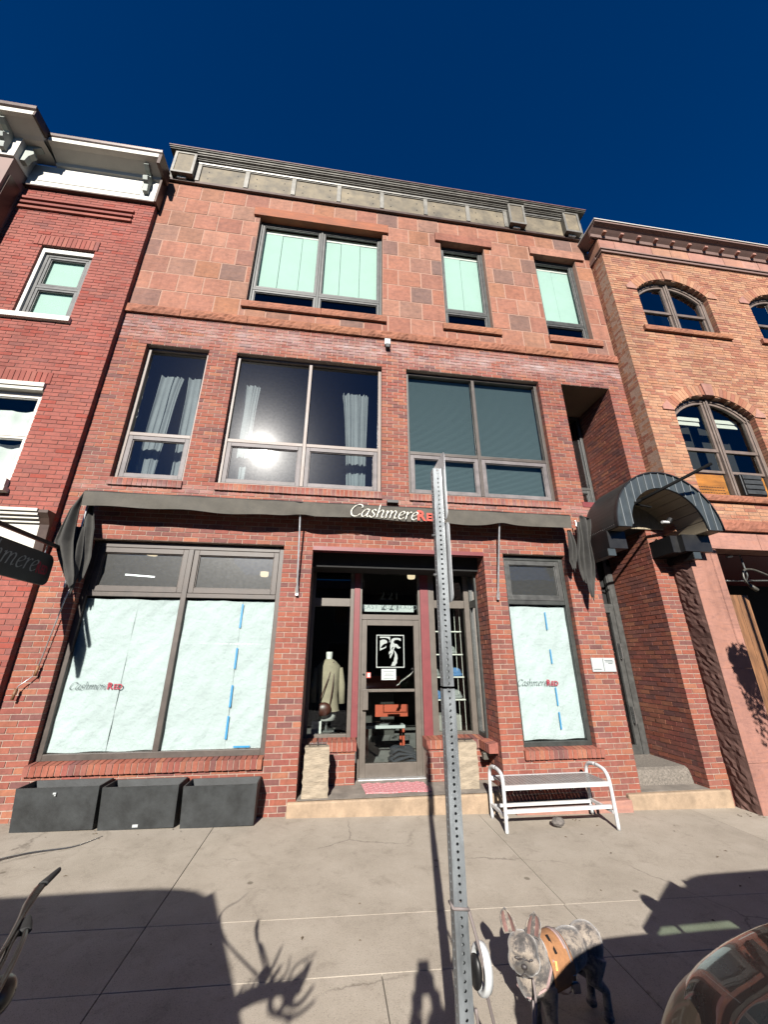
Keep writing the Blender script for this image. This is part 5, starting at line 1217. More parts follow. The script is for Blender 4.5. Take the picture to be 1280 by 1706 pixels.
mb = MB(); mb.box(-.2, -.05, 1.02, 1.17, .10, .86); obj('block', mb, 'mannequin', t, bevel=.005)
t = thing('hat_rack', 'white rack with four thin shelves of knitted hats right of the shop door', 'rack', (1.95, 1.1, .1))
for z in (2.16, 1.80, 1.46, 1.13):
    mb = MB(); mb.box(1.68, 2.20, .92, 1.18, z, z+.018); obj('shelf', mb, 'white_trim', t)
for x in (2.10, 2.19):
    mb = MB(); mb.tube([(x, .95, .15), (x, .95, 2.6)], .0045, 8); obj('upright', mb, 'white_trim', t)
def hat(x, z, m, lab):
    mb = MB(); mb.lathe([(0, .13), (.045, .125), (.08, .10), (.095, .055), (.10, .03), (.105, .0), (.09, .0)], c=(x, 1.03, z), seg=18)
    mb.lathe([(.1, .0), (.112, .012), (.112, .035), (.1, .045)], c=(x, 1.03, z), seg=18)
    mb.blob((x-.01, .955, z+.055), (.05, .03, .03)); o = obj('knitted_hat', mb, m, None, smooth=True); tag(o, lab, 'hat')
hat(2.02, 1.82, 'hat_grey', 'light grey knitted hat on the second shelf of the rack from the top')
hat(2.09, 1.48, 'hat_blue', 'bright blue knitted hat on the third shelf of the rack, right')
hat(1.72, 1.48, 'hat_grey', 'grey knitted hat on the third shelf of the rack, left beside the post')
hat(2.07, 1.15, 'hat_grey', 'grey knitted hat on the lowest shelf of the rack, right')
hat(1.74, 1.15, 'hat_blue', 'blue knitted hat on the lowest shelf of the rack, left beside the post')
t = thing('display_table', 'low grey display block under the hat rack', 'display block', (1.95, 1.1, .1))
mb = MB(); mb.box(1.66, 2.12, .95, 1.3, .1, .92); obj('block', mb, 'kerb', t, bevel=.005)
mb = MB(); mb.blob((1.98, 1.05, .94), (.05, .05, .06)); tag(obj('soft_toy', mb, 'hat_pink', smooth=True), 'small pink knitted thing on the low display block', 'toy')
t = thing('sales_counter', 'dark counter with a red front panel seen through the glass door', 'counter', (1, 3.2, .1))
mb = MB(); mb.box(.55, 1.6, 4.4, 4.9, .10, 1.0); obj('front', mb, 'room_wall', t); mb = MB(); mb.box(.5, 1.65, 4.35, 4.95, 1.0, 1.04); obj('top', mb, 'kerb', t)
mb = MB(); mb.box(.85, 1.75, 4.37, 4.39, 1.0, 1.35); obj('panel', mb, 'orange_glow', t)
t = thing('clothes_stack', 'heap of folded dark clothes on the floor just inside the glass door', 'clothes', (1.35, 1.7, .2))
rr = random.Random(12)
for k in range(5):
    mb = MB(); a_ = rr.uniform(0, 3)
    mb.grid(lambda u, v, k=k, a_=a_: (1.10+.42*u+.02*math.sin(9*v+a_), 1.5+.38*v, .16+.05*k+.03*math.sin(u*5+a_+k)*math.sin(v*6+k)-.05*abs(2*u-1)**3), 14, 12); o = obj('folded_garment', mb, 'clothes_dark', t, smooth=True); o.modifiers.new('t', 'SOLIDIFY').thickness = .03
t = thing('red_side_table', 'orange-red board on a white low table seen through the lower door glass', 'table', (.95, 2.2, .1))
mb = MB(); mb.box(.89, 1.50, 2.18, 2.22, .76, .955); obj('board', mb, 'orange_glow', t); mb = MB(); mb.box(.74, 1.46, 2.24, 2.6, .56, .61); obj('top', mb, 'sign_white', t)
for x_, y_ in ((.77, 2.27), (1.43, 2.27), (.77, 2.57), (1.43, 2.57)):
    mb = MB(); mb.box(x_-.02, x_+.02, y_-.02, y_+.02, .1, .559); obj('leg', mb, 'orange_glow', t)

# ================================================================== THINGS AT THE ENTRANCE
for i, (x0, x1, y0, ht, lab) in enumerate(((-.235, .085, .02, .535, 'rough pale limestone block left of the shop door, candle lantern hoop on top'), (1.745, 2.045, .12, .53, 'rough pale limestone block right of the shop door, half behind the perforated post'))):
    t = thing('stone_pedestal', lab, 'stone block', ((x0+x1)/2, y0, .17), group='stone blocks at the shop entrance')
    mb = MB(); rr = random.Random(i+9); nz_ = 12; per = []
    W, D = x1-x0, .16
    for k in range(nz_+1):
        z = .17+ht*k/nz_; e = rr.uniform(-.008, .008); ring = []
        for (px, py) in ((0, 0), (.25, 0), (.5, 0), (.75, 0), (1, 0), (1, .5), (1, 1), (.75, 1), (.5, 1), (.25, 1), (0, 1), (0, .5)):
            tp = .02*(k/nz_); ring.append((x0+tp/2+e+(W-tp)*px+rr.uniform(-.006, .006), y0+D*py+rr.uniform(-.006, .006), z+rr.uniform(-.006, .006)*(0 < k < nz_)))
        per.append(ring)
    for k in range(nz_):
        for j in range(12):
            j2 = (j+1) % 12; mb.face([per[k][j], per[k][j2], per[k+1][j2], per[k+1][j]])
    mb.face(per[-1]); obj('block', mb, 'post_stone', t)
    zt_ = .17+ht; mb = MB(); xa, xb = x0+.05, x1-.05
    mb.tube([(xa, y0+.05, zt_+.01), (xa, y0+.02, zt_+.03), (xb, y0+.02, zt_+.03), (xb, y0+.10, zt_+.03), (xa, y0+.10, zt_+.03), (xa, y0+.02, zt_+.03)], .005, 6); mb.tube([((xa+xb)/2, y0+.06, zt_), ((xa+xb)/2, y0+.06, zt_+.10)], .004, 6); obj('hoop', mb, 'black_metal', t)
mb = MB(); rr = random.Random(5)
mb.grid(lambda s, t_: (.545+.85*s-.03*t_, .10+.40*t_+.012*math.sin(s*12), .181+.010*math.sin(s*9+t_*4)*0+.004*math.sin(s*40)*math.sin(t_*30)), 60, 24)
mb.grid(lambda s, t_: (.545+.85*s, .10+.012*math.sin(s*12), .171+.010*t_), 60, 1)
tag(obj('door_mat', mb, 'mat_red', smooth=True), 'red and white flecked doormat lying before the shop door', 'doormat')
# planters
for i, (xa, xb, lab) in enumerate(((-3.165, -2.375, 'dark grey tapered trough planter, leftmost of the three, scuffed white near its rim'), (-2.325, -1.565, 'dark grey tapered trough planter between two others, small white sticker at its foot'), (-1.50, -.73, 'dark grey tapered trough planter nearest the shop door'))):
    g0 = gz((xa+xb)/2)+.004; t = thing('trough_planter', lab, 'planter', ((xa+xb)/2, -.15, g0), group='trough planters below the big papered window')
    mb = MB(); H_ = .405; yb0, yb1, yt0, yt1 = -.26, -.06, -.335, -.03; e = .012
    def ringp(x0_, x1_, y0_, y1_, z): return [(x0_, y0_, z), (x1_, y0_, z), (x1_, y1_, z), (x0_, y1_, z)]
    xt0, xt1 = xa-.005, xb+.012
    rings = [ringp(xa, xb, yb0, yb1, g0), ringp(xt0, xt1, yt0, yt1, g0+H_), ringp(xt0+e, xt1-e, yt0+e, yt1-e, g0+H_), ringp(xa+e+.01, xb-e-.01, yb0+.01, yb1-.01, g0+.12)]
    for r0, r1 in zip(rings[:-1], rings[1:]):
        for j in range(4): mb.face([r0[j], r0[(j+1) % 4], r1[(j+1) % 4], r1[j]])
    mb.face(rings[0][::-1]); obj('trough', mb, 'planter', t)
    mb = MB(); mb.face(ringp(xa+.008, xb-.008, yb0-.01, yb1+.0, g0+.2)); obj('soil', mb, 'soil', t)
    if i == 1: mb = MB(); mb.box(-1.98, -1.925, -.272, -.268, g0+.02, g0+.045); obj('sticker', mb, 'sign_white', t)
    if i == 0: mb = MB(); mb.box(-2.80, -2.77, -.342, -.332, g0+.345, g0+.36); mb.box(-2.785, -2.77, -.342, -.334, g0+.33, g0+.34); obj('scuff', mb, 'sign_white', t)
# bench
bx = thing('white_bench', 'white tubular metal bench with grey slatted seat under the right-hand papered window', 'bench', (2.72, -.4, -.06))
zg = -.058
def leg_frame(x, lean):
    P = catmull([(x+lean, -.64, zg-.02), (x+lean*.6, -.635, zg+.40), (x+lean*.2, -.60, zg+.535), (x, -.50, zg+.575), (x, -.34, zg+.575), (x, -.235, zg+.53), (x, -.20, zg+.40), (x, -.19, zg+.012)], 6)
    P[0].z = zg+.002-.022*(x-2.7) if True else P[0].z
    return P
for x, l_ in ((2.06, -.02), (3.36, .015)):
    P = leg_frame(x, l_); h = len(P)//2
    mb = MB(); mb.tube(P[:h+1], .021, 10); obj('leg', mb, 'white_metal', bx, smooth=True)
    mb = MB(); mb.tube(P[h:], .021, 10); obj('leg', mb, 'white_metal', bx, smooth=True)
    mb = MB(); mb.bar((x, -.63, zg+.155), (x, -.20, zg+.155), .03, .03); obj('stretcher', mb, 'white_metal', bx)
mb = MB(); mb.bar((2.06, -.625, zg+.43), (3.36, -.625, zg+.43), .03, .045); obj('seat_rail', mb, 'white_metal', bx)
mb = MB(); mb.bar((2.06, -.22, zg+.43), (3.36, -.22, zg+.43), .03, .045); obj('seat_rail', mb, 'white_metal', bx)
mb = MB(); mb.bar((2.06, -.60, zg+.20), (3.36, -.60, zg+.20), .03, .035); obj('stretcher', mb, 'white_metal', bx)
mb = MB(); mb.bar((2.06, -.205, zg+.14), (3.36, -.205, zg+.14), .03, .03); obj('stretcher', mb, 'white_metal', bx)
sm_ = None
for i in range(26):
    mb = MB(); x = 2.10+.0485*i; mb.box(x, x+.042, -.612, -.232, zg+.438, zg+.450); obj('slat', mb, 'bench_slat', bx)
for i in range(14):
    mb = MB(); x = 2.14+.088*i; mb.tube([(x, -.23, zg+.42), (x+.02, -.25, zg+.28)], .003, 5); obj('wire', mb, 'steel', bx)
mb = MB(); rr = random.Random(8); mb.blob((2.72, -.52, -.005), (.085, .06, .045), rot=Matrix.Rotation(.3, 3, 'Z'), nu=12, nv=8)
mb.v = [(a+rr.uniform(-.006, .006), b+rr.uniform(-.006, .006), c+rr.uniform(-.006, .006)) for a, b, c in mb.v]
tag(obj('fieldstone', mb, 'fieldstone'), 'fist-sized grey stone lying under the white bench', 'stone')
# litter
rr = random.Random(17); mb = MB()
for k in range(46):
    x, y = rr.uniform(-3.2, 4.6), rr.uniform(-2.4, -.35)
    if k < 20: x, y = rr.choice(((-2.35, -.30), (-1.53, -.32), (3.1, -.45), (5.35, -.5), (5.5, -.4)))[0]+rr.uniform(-.08, .08), -.33+rr.uniform(-.1, .06)
    s_ = rr.uniform(.008, .022); a = rr.uniform(0, 6.3); z = gz(x)+.004
    mb.face([(x+s_*math.cos(a), y+s_*math.sin(a), z), (x-s_*.4*math.sin(a), y+s_*.4*math.cos(a), z+.006), (x-s_*math.cos(a), y-s_*math.sin(a), z), (x+s_*.4*math.sin(a), y-s_*.4*math.cos(a), z+.003)])
lf = obj('leaf_litter', mb, 'dry_leaf', kind='stuff'); lf['label'] = 'scattered dry leaf scraps on the pavement'; lf['category'] = 'litter'

# ================================================================== PERFORATED SIGN POST
SP = thing('sign_post', 'galvanised square perforated steel sign post rising in front of the shop door', 'post', (.555, -3.7, gz(.55)))
def perf_tube(mb, cx_, cy_, w_, z0, z1, front_holes=True, pitch=.0254, rh=.0058):
    h = w_/2; n = int((z1-z0)/pitch)
    def side(P):   # P(u,z)-> point, u in [-h,h]
        for k in range(n):
            za = z0+k*pitch; zb_ = za+pitch; zc_ = (za+zb_)/2
            ring = [(rh*math.cos(R(22.5+45*i)), zc_+rh*math.sin(R(22.5+45*i))) for i in range(8)]
            o = [(h, zc_+.0), (h, zb_), (0, zb_), (-h, zb_), (-h, zc_), (-h, za), (0, za), (h, za)]
            # octagon ring vertices i: angles 22.5+45i ; connect with outer pts
            out = [(h, (zc_+zb_)/2), (h, zb_), (-h, zb_), (-h, (zc_+zb_)/2), (-h, (zc_+za)/2), (-h, za), (h, za), (h, (zc_+za)/2)]
            for i in range(8):
                j = (i+1) % 8; mb.face([P(*out[i]), P(*out[j]), P(*ring[j]), P(*ring[i])])
            # hole wall
            for i in range(8):
                j = (i+1) % 8; mb.face([P(*ring[i]), P(*ring[j]), P(*ring[j], d=.0025), P(*ring[i], d=.0025)])
    def F_(u, z, d=0): return (cx_+u, cy_-h+d, z)
    def B_(u, z, d=0): return (cx_+u, cy_+h-d, z)
    def L_(u, z, d=0): return (cx_-h+d, cy_+u, z)
    def R_(u, z, d=0): return (cx_+h-d, cy_+u, z)
    side(F_); side(B_); side(L_); side(R_)
    i2 = h-.0025
    for (a, b) in (((-i2, -i2), (i2, -i2)), ((i2, -i2), (i2, i2)), ((i2, i2), (-i2, i2)), ((-i2, i2), (-i2, -i2))): pass
    for (a, b) in (((-h, -h), (h, -h)), ((h, -h), (h, h)), ((h, h), (-h, h)), ((-h, h), (-h, -h))):
        mb.face([(cx_+a[0], cy_+a[1], z0+n*pitch), (cx_+b[0], cy_+b[1], z0+n*pitch), (cx_+b[0]*.9, cy_+b[1]*.9, z0+n*pitch), (cx_+a[0]*.9, cy_+a[1]*.9, z0+n*pitch)])
mb = MB(); perf_tube(mb, .556, -3.7, .054, gz(.5)-.02, 1.63); obj('lower_sleeve', mb, 'galvanised', SP)
mb = MB(); perf_tube(mb, .556, -3.7, .050, 1.63, 2.765); obj('post', mb, 'galvanised', SP)
for (z0, z1, ya, yb, lab) in ((2.44, 2.84, -3.77, -3.50, 'upper'), (2.01, 2.42, -3.78, -3.50, 'lower')):
    mb = MB(); P = rr_(ya, yb, z0, z1, .03); mb.prism(P, .586, .589, axis='x'); pl = obj('sign_plate', mb, 'aluminium', SP)
    mb = MB(); mb.tube([(.575, -3.7, (z0+z1)/2+.12), (.60, -3.7, (z0+z1)/2+.12)], .008, 8); mb.tube([(.575, -3.7, (z0+z1)/2-.12), (.60, -3.7, (z0+z1)/2-.12)], .008, 8); obj('bolt', mb, 'steel', pl)
mb = MB(); mb.tube([(.515, -3.7, 2.36), (.60, -3.7, 2.36)], .006, 8); mb.tube([(.515, -3.7, 2.15), (.60, -3.7, 2.15)], .006, 8); obj('bolt', mb, 'steel', SP)

# ================================================================== LEASH AND REEL
RL = thing('leash_reel', 'white retractable leash reel hanging beside the sign post', 'leash reel', (.63, -3.68, .64))
mb = MB(); rot = Matrix.Rotation(R(10), 3, 'Z') @ Matrix.Rotation(R(12), 3, 'X')
def ringm(mb, prof, c, seg=28):
    c = Vector(c); n = len(mb.v); k = len(prof)
    for i in range(seg):
        a = 2*math.pi*i/seg
        for (rr3, h) in prof: mb.v.append(tuple(c+rot @ Vector((h, rr3*math.cos(a)*.75, rr3*math.sin(a)))))
    for i in range(seg):
        for j in range(k): a = n+i*k+j; a2 = n+i*k+(j+1) % k; b = n+((i+1) % seg)*k+j; b2 = n+((i+1) % seg)*k+(j+1) % k; mb.f.append((a, b, b2, a2)); mb.r.append(0)
ringm(mb, [(.078, -.014), (.082, .0), (.078, .014), (.060, .016), (.058, 0), (.060, -.016)], (.645, -3.66, .635)); obj('handle', mb, 'plastic_white', RL, smooth=True)
mb = MB(); mb.blob((.622, -3.655, .625), (.02, .038, .055), rot=rot); obj('hub', mb, 'black_metal', RL, smooth=True)
LS = thing('dog_leash', 'grey-pink leash looped round the sign post and sagging down to the dog', 'leash', (.8, -3.3, .3))
mb = MB(); z_ = .845
mb.tube([(.526, -3.73, z_+.006), (.586, -3.73, z_), (.588, -3.67, z_-.004), (.526, -3.67, z_), (.526, -3.73, z_+.006)], .0055, 6)
mb.tube(catmull([(.588, -3.72, .84), (.612, -3.72, .76), (.64, -3.70, .66), (.66, -3.66, .56), (.74, -3.56, .34), (.86, -3.42, .19), (.98, -3.28, .15), (1.06, -3.18, .20), (1.085, -3.12, .27)], 8), .0058, 6); obj('leash_line', mb, 'strap_grey', LS, smooth=True)
mb = MB(); mb.tube(catmull([(.60, -3.70, .55), (.66, -3.62, .30), (.80, -3.48, .16), (.92, -3.36, .13), (1.0, -3.26, .18), (1.04, -3.2, .24)], 8), .0055, 6); obj('leash_line', mb, 'strap_grey', LS, smooth=True)

# ================================================================== DOG (french bulldog, blue merle)
def remesh_obj(name, mb, m, parent, vox=.006, smooth_it=6, kindkw=None):
    o = obj(name, mb, m, parent, smooth=True)
    md = o.modifiers.new('r', 'REMESH'); md.mode = 'VOXEL'; md.voxel_size = vox; md.use_smooth_shade = True
    if smooth_it: ms = o.modifiers.new('s', 'SMOOTH'); ms.iterations = smooth_it; ms.factor = .5
    return o
DG = thing('french_bulldog', 'grey merle french bulldog in an orange harness standing on the pavement beside the sign post', 'dog', (1.27, -3.0, gz(1.25)))
g0 = gz(1.3)
# body axis from chest (front, left) to rump
CH = Vector((1.165, -3.02, g0+.275)); RP = Vector((1.52, -2.90, g0+.285)); ax = (RP-CH).normalized(); sd = Vector((-ax.y, ax.x, 0)).normalized()
rotb = Matrix((ax, sd, Vector((0, 0, 1)))).transposed()
bd = MB()
bd.blob(CH+ax*.02, (.135, .095, .110), rotb); bd.blob(CH+ax*.12+Vector((0, 0, .0)), (.14, .098, .105), rotb); bd.blob(CH+ax*.22+Vector((0, 0, .015)), (.13, .085, .090), rotb); bd.blob(RP+ax*-.02, (.11, .088, .10), rotb)
bd.blob(CH+ax*-.06+Vector((0, 0, -.01)), (.075, .075, .095), rotb)
# neck and head: facing the camera, a little to its left
HD = Vector((1.055, -3.10, g0+.385)); fd = Vector((-.38, -.90, -.02)).normalized(); hs = fd.cross(Vector((0, 0, 1))).normalized(); hu = hs.cross(fd).normalized()
roth = Matrix((hs, fd, hu)).transposed()
def H(a, b, c): return HD+(hs*a+fd*b+hu*c)*.93
def hb(c, r_, *a): hd.blob(c, tuple(q_*.93 for q_ in r_), *a)
bd.tube([CH+ax*-.02+Vector((0, 0, .03)), (CH+HD)/2+Vector((0, 0, .035)), HD-fd*.02], [.09, .082, .072], 14)
hd = MB()
hb(H(0, -.01, .018), (.080, .070, .066), roth, 20, 14)      # skull
hb(H(0, .018, .022), (.066, .048, .048), roth, 20, 14)      # forehead
hb(H(.046, .022, -.022), (.038, .042, .044), roth); hb(H(-.046, .022, -.022), (.038, .042, .044), roth)   # cheeks
hb(H(.026, .056, -.030), (.034, .026, .031), roth); hb(H(-.026, .056, -.030), (.034, .026, .031), roth)   # flews
hb(H(0, .054, -.010), (.024, .022, .017), roth); hb(H(0, .052, -.058), (.030, .022, .013), roth)   # bridge, chin
hb(H(.036, .046, .022), (.024, .014, .011), roth); hb(H(-.036, .046, .022), (.024, .014, .011), roth)     # brows
def legm(top, knee, hock, paw, r0, r1, r2): 
    bd.tube([top, knee, hock, paw], [r0, r1, r2, r2*1.05], 12); bd.blob(Vector(paw)+Vector((-.012, -.014, .004)), (.030, .034, .019), None, 12, 8)
fz = g0+.018
def leg_at(c, s, front_):
    b = c+sd*s
    if front_: legm(b+Vector((0, 0, -.02)), b+Vector((-.004, -.004, -.12)), b+Vector((-.002, -.006, -.19)), Vector((b.x-.006, b.y-.012, fz+.008)), .050, .034, .025)
    else: legm(b+Vector((0, 0, -.02)), b+ax*-.035+Vector((0, 0, -.11)), b+ax*.042+Vector((0, 0, -.175)), Vector((b.x+ax.x*.03, b.y+ax.y*.03-.01, fz+.006)), .058, .040, .022)
leg_at(CH+ax*.01, .060, True); leg_at(CH+ax*-.005, -.062, True); leg_at(RP+ax*.0, .052, False); leg_at(RP+ax*-.01, -.055, False)
bd.v += []; bd.tube([RP+ax*.08+Vector((0, 0, .03)), RP+ax*.105+Vector((0, 0, .01))], [.022, .012], 8)
n0 = len(bd.v); bd.v += hd.v; bd.f += [tuple(i+n0 for i in f) for f in hd.f]; bd.r += hd.r
body = remesh_obj('body', bd, 'merle_coat', DG, vox=.0055, smooth_it=5)
for s in (-1, 1):
    # bat ear: rounded cupped shell
    ear = MB(); inn = MB()
    base = H(s*.056, -.010, .060); tip = hu*1.0+hs*s*.22
    L_ = .102
    def ef(a, b, off, wsc=1.0):
        wid = .034*math.sin(math.pi*(.12+.88*b)**.8)**.6*wsc if b < 1 else 0
        wid = .039*(math.sqrt(max(0, 1-((b-.34)/.67)**2)))*wsc
        cup = (1-(2*a-1)**2)*.016
        return base+tip*(L_*b)+hs*((2*a-1)*wid)-fd*(cup)+fd*off
    ear.grid(lambda a, b: ef(a, b, -.002), 10, 12); o = obj('ear', ear, 'merle_coat', DG, smooth=True); o.modifiers.new('t', 'SOLIDIFY').thickness = .006
    inn.grid(lambda a, b: ef(a, .08+.84*b, .003, .72), 8, 10); obj('inner_ear', inn, 'ear_pink', DG, smooth=True)
    e = MB(); e.blob(H(s*.036, .056, .004), (.011, .006, .006), roth, 12, 8); obj('eye', e, 'dog_skin_dark', DG, smooth=True)
nz2 = MB(); nz2.blob(H(0, .083, -.014), (.015, .009, .011), roth, 12, 8); obj('nose', nz2, 'dog_skin_dark', DG, smooth=True)
mo_ = MB(); mo_.tube([H(-.036, .070, -.062), H(-.018, .081, -.054), H(0, .083, -.036), H(.018, .081, -.054), H(.036, .070, -.062)], .003, 6); obj('mouth', mo_, 'dog_skin_dark', DG, smooth=True)
mb = MB(); mb.tube([H(0, .083, -.022), H(0, .083, -.037)], .002, 6); mb.tube([H(-.05, .035, -.03), H(-.03, .062, .0), H(0, .07, .012), H(.03, .062, .0), H(.05, .035, -.03)], .0035, 6); obj('muzzle_fold', mb, 'dog_skin_dark', DG, smooth=True)
# harness: vest, girth strap, collar band
HN = obj('harness_vest', MB().grid(lambda s, t_: (CH+ax*(.0+.145*t_)+rotb @ Vector((0, math.sin((s-.5)*math.pi*1.25)*(.1045+.003*math.sin(t_*3)), math.cos((s-.5)*math.pi*1.25)*(.117-.004*t_)))), 28, 10), 'harness_orange', DG, smooth=True)
HN.modifiers.new('t', 'SOLIDIFY').thickness = .006
def band(u, w_, m, r1=.109, r2=.121, name='strap', tilt=0):
    mb = MB(); mb.grid(lambda s, t_: (CH+ax*(u+w_*(t_-.5)+tilt*math.cos(s*2*math.pi))+rotb @ Vector((0, math.sin(s*2*math.pi)*r1, math.cos(s*2*math.pi)*r2))), 40, 2); o = obj(name, mb, m, DG, smooth=True); return o
band(.125, .022, 'strap_pink', .110, .123); band(.128, .010, 'strap_grey', .1115, .1245)
mb = MB(); P = [CH+ax*.02+rotb @ Vector((0, -.085, .07)), CH+ax*-.04+rotb @ Vector((0, -.085, -.02)), CH+ax*-.105+rotb @ Vector((0, -.03, -.065)), CH+ax*-.11+rotb @ Vector((0, .04, -.05))]
for a, b in zip(catmull3 := [P[0], P[1], P[2], P[3]], catmull3[1:]): mb.bar(a, b, .02, .008)
obj('chest_strap', mb, 'strap_pink', DG)
mb = MB(); mb.bar(CH+ax*.06+rotb @ Vector((0, -.02, .122)), CH+ax*.05+rotb @ Vector((0, -.085, .08)), .014, .010); obj('buckle', mb, 'black_metal', DG)
mb = MB(); mb.bar(CH+ax*.03+rotb @ Vector((0, -.092, .062)), CH+ax*.02+rotb @ Vector((0, -.102, .035)), .016, .012); obj('tag', mb, 'tag_yellow', DG)
mb = MB(); a = CH+ax*.128+rotb @ Vector((0, -.112, -.02)); mb.tube([a+Vector((-.012, 0, .012)), a+Vector((.012, 0, .012)), a+Vector((.012, 0, -.012)), a+Vector((-.012, 0, -.012)), a+Vector((-.012, 0, .012))], .0025, 6); mb.box(a.x-.02, a.x+.02, a.y-.012, a.y+.006, a.z-.05, a.z-.015); obj('buckle', mb, 'steel', DG)

# ================================================================== VEHICLES
def loft(mb, secs, close=True):
    n = len(mb.v); k = len(secs[0])
    for s in secs: mb.v += [tuple(p) for p in s]
    for i in range(len(secs)-1):
        for j in range(k-1 if not close else k):
            a = n+i*k+j; a2 = n+i*k+(j+1) % k; mb.f.append((a, a2, a2+k, a+k)); mb.r.append(0)
def wheel(parent, x, y, z, r_, side):
    t_ = MB(); t_.lathe([(r_*.62, -.10), (r_*.93, -.10), (r_, -.07), (r_, .07), (r_*.93, .10), (r_*.62, .10)], c=(x, y, z), seg=32, axis='y'); w_ = obj('wheel', t_, 'rubber', parent, smooth=True)
    t_ = MB(); t_.lathe([(0, side*.07), (r_*.15, side*.08), (r_*.2, side*.06), (r_*.58, side*.085), (r_*.62, side*.09), (r_*.62, 0)], c=(x, y, z), seg=32, axis='y'); obj('rim', t_, 'steel', w_, smooth=True)
def car(name, label, paint, x0, yc, L, W, zs, hood_z, belt_z, roof_z, stations, ghouse, wheels, glass='car_glass', flip=1, r_w=.34):
    """x grows towards the tail. stations: (x, halfwidth, ztop, zbottom); ghouse: (x base front, x roof front, x roof rear, x base rear, base half width, roof half width)"""
    g_ = gz(x0+L/2)-.15
    T = thing(name, label, 'car', (x0+L/2, yc, g_))
    mb = MB(); secs = []
    for (x, hw, zt, zb_) in stations:
        s = []
        prof = [(0, zb_), (.80, zb_), (.97, zb_+.10), (1.0, zb_+.28), (.985, zt-.26), (.955, zt-.10), (.88, zt-.025), (.70, zt+.0), (.35, zt+.022), (0, zt+.028)]
        if zt-zb_ < .6: prof = [(0, zb_), (.80, zb_), (.97, zb_+.05), (1.0, zb_+(zt-zb_)*.4), (.985, zb_+(zt-zb_)*.62), (.955, zt-.10), (.88, zt-.025), (.70, zt+.0), (.35, zt+.022), (0, zt+.028)]
        for (a, z) in prof: s.append((x0+x, yc-hw*a, g_+z))
        for (a, z) in prof[-2:0:-1]: s.append((x0+x, yc+hw*a, g_+z))
        secs.append(s)
    loft(mb, secs); mb.f.append(tuple(range(len(secs[0]))[::-1])); mb.r.append(0); k = len(secs[0]); mb.f.append(tuple((len(secs)-1)*k+i for i in range(k))); mb.r.append(0)
    obj('body', mb, paint, T, smooth=True, subsurf=2)
    bf, rf, rr2, rb, wb, wr_ = ghouse
    zb_ = belt_z
    rm = MB()
    def rp(x, s, z): return (x0+x, yc+s, g_+z)
    rm.grid(lambda s, t_: rp(rf+(rr2-rf)*s, (2*t_-1)*wr_*(1-.16*abs(2*s-1)**9), roof_z-.06*(abs(2*t_-1)**2.5)-.10*abs(2*s-1)**7), 30, 16); o = obj('roof', rm, paint, T, smooth=True); o.modifiers.new('t', 'SOLIDIFY').thickness = -.03
    zr2 = roof_z-.08
    pl = MB()
    for s in (-1, 1):
        pl.bar(rp(bf, s*wb*.95, zb_), rp(rf, s*wr_*.96, zr2), .05, .05); pl.bar(rp(rb, s*wb*.95, zb_), rp(rr2-.10, s*wr_*.93, zr2-.02), .09, .06)
        xm = (bf+rb)/2+.05; pl.bar(rp(xm, s*wb, zb_), rp((rf+rr2)/2+.05, s*wr_, zr2), .07, .03); pl.bar(rp(rf+.1, s*wr_*.95, zr2-.01), rp(rr2-.22, s*wr_*.95, zr2-.01), .05, .06)
    obj('pillars', pl, paint, T)
    gl_ = MB(); gl_.face([rp(bf, -wb*.92, zb_), rp(bf, wb*.92, zb_), rp(rf, wr_*.92, zr2+.02), rp(rf, -wr_*.92, zr2+.02)]); obj('windscreen', gl_, glass, T)
    gl_ = MB(); gl_.face([rp(rb, -wb*.92, zb_), rp(rb, wb*.92, zb_), rp(rr2-.06, wr_*.88, zr2-.01), rp(rr2-.06, -wr_*.88, zr2-.01)]); obj('rear_window', gl_, glass, T)
    for s in (-1, 1):
        for (a, b, c, d) in ((bf, xm, rf, (rf+rr2)/2+.05), (xm, rb, (rf+rr2)/2+.05, rr2)):
            gl_ = MB(); gl_.face([rp(a, s*wb, zb_), rp(b, s*wb, zb_), rp(d-(.16 if d == rr2 else 0), s*wr_*.96, zr2-.02), rp(c, s*wr_*.96, zr2-.02)]); obj('side_window', gl_, glass, T)
        mm = MB(); mm.blob(rp(bf+.28, s*(wb+.13), zb_+.06), (.07, .10, .07)); mm.bar(rp(bf+.26, s*wb*.95, zb_), rp(bf+.28, s*(wb+.08), zb_+.03), .03, .03); obj('wing_mirror', mm, paint, T, smooth=True)
        hl = MB(); hl.blob(rp(.10, s*W*.39, hood_z-.20), (.13, .14, .07)); obj('headlight', hl, 'lamp_lens', T, smooth=True)
        tl = MB(); tl.blob(rp(L-.10, s*W*.40, hood_z-.10), (.08, .12, .09)); obj('tail_light', tl, 'letter_red', T, smooth=True)
        for wx in wheels: wheel(T, x0+wx, yc+s*(W/2-.11), g_+r_w, r_w, s)
        dh = MB(); dh.box(x0+bf+.95, x0+bf+1.12, yc+s*W/2-.02, yc+s*(W/2)+.02, g_+zb_-.16, g_+zb_-.13); obj('door_handle', dh, 'chrome', T)
    it = MB(); it.box(x0+bf+.2, x0+rb-.2, yc-wb*.85, yc+wb*.85, g_+.45, g_+zb_-.22); obj('interior', it, 'room_dark', T)
    for s in (-1, 1):
        st = MB(); st.box(x0+bf+1.0, x0+bf+1.2, yc+s*.36-.24, yc+s*.36+.24, g_+.5, g_+zb_+.12); st.box(x0+bf+1.05, x0+bf+1.15, yc+s*.36-.1, yc+s*.36+.1, g_+zb_+.14, g_+zb_+.30); obj('seat', st, 'room_dark', T, bevel=.03)
    return T
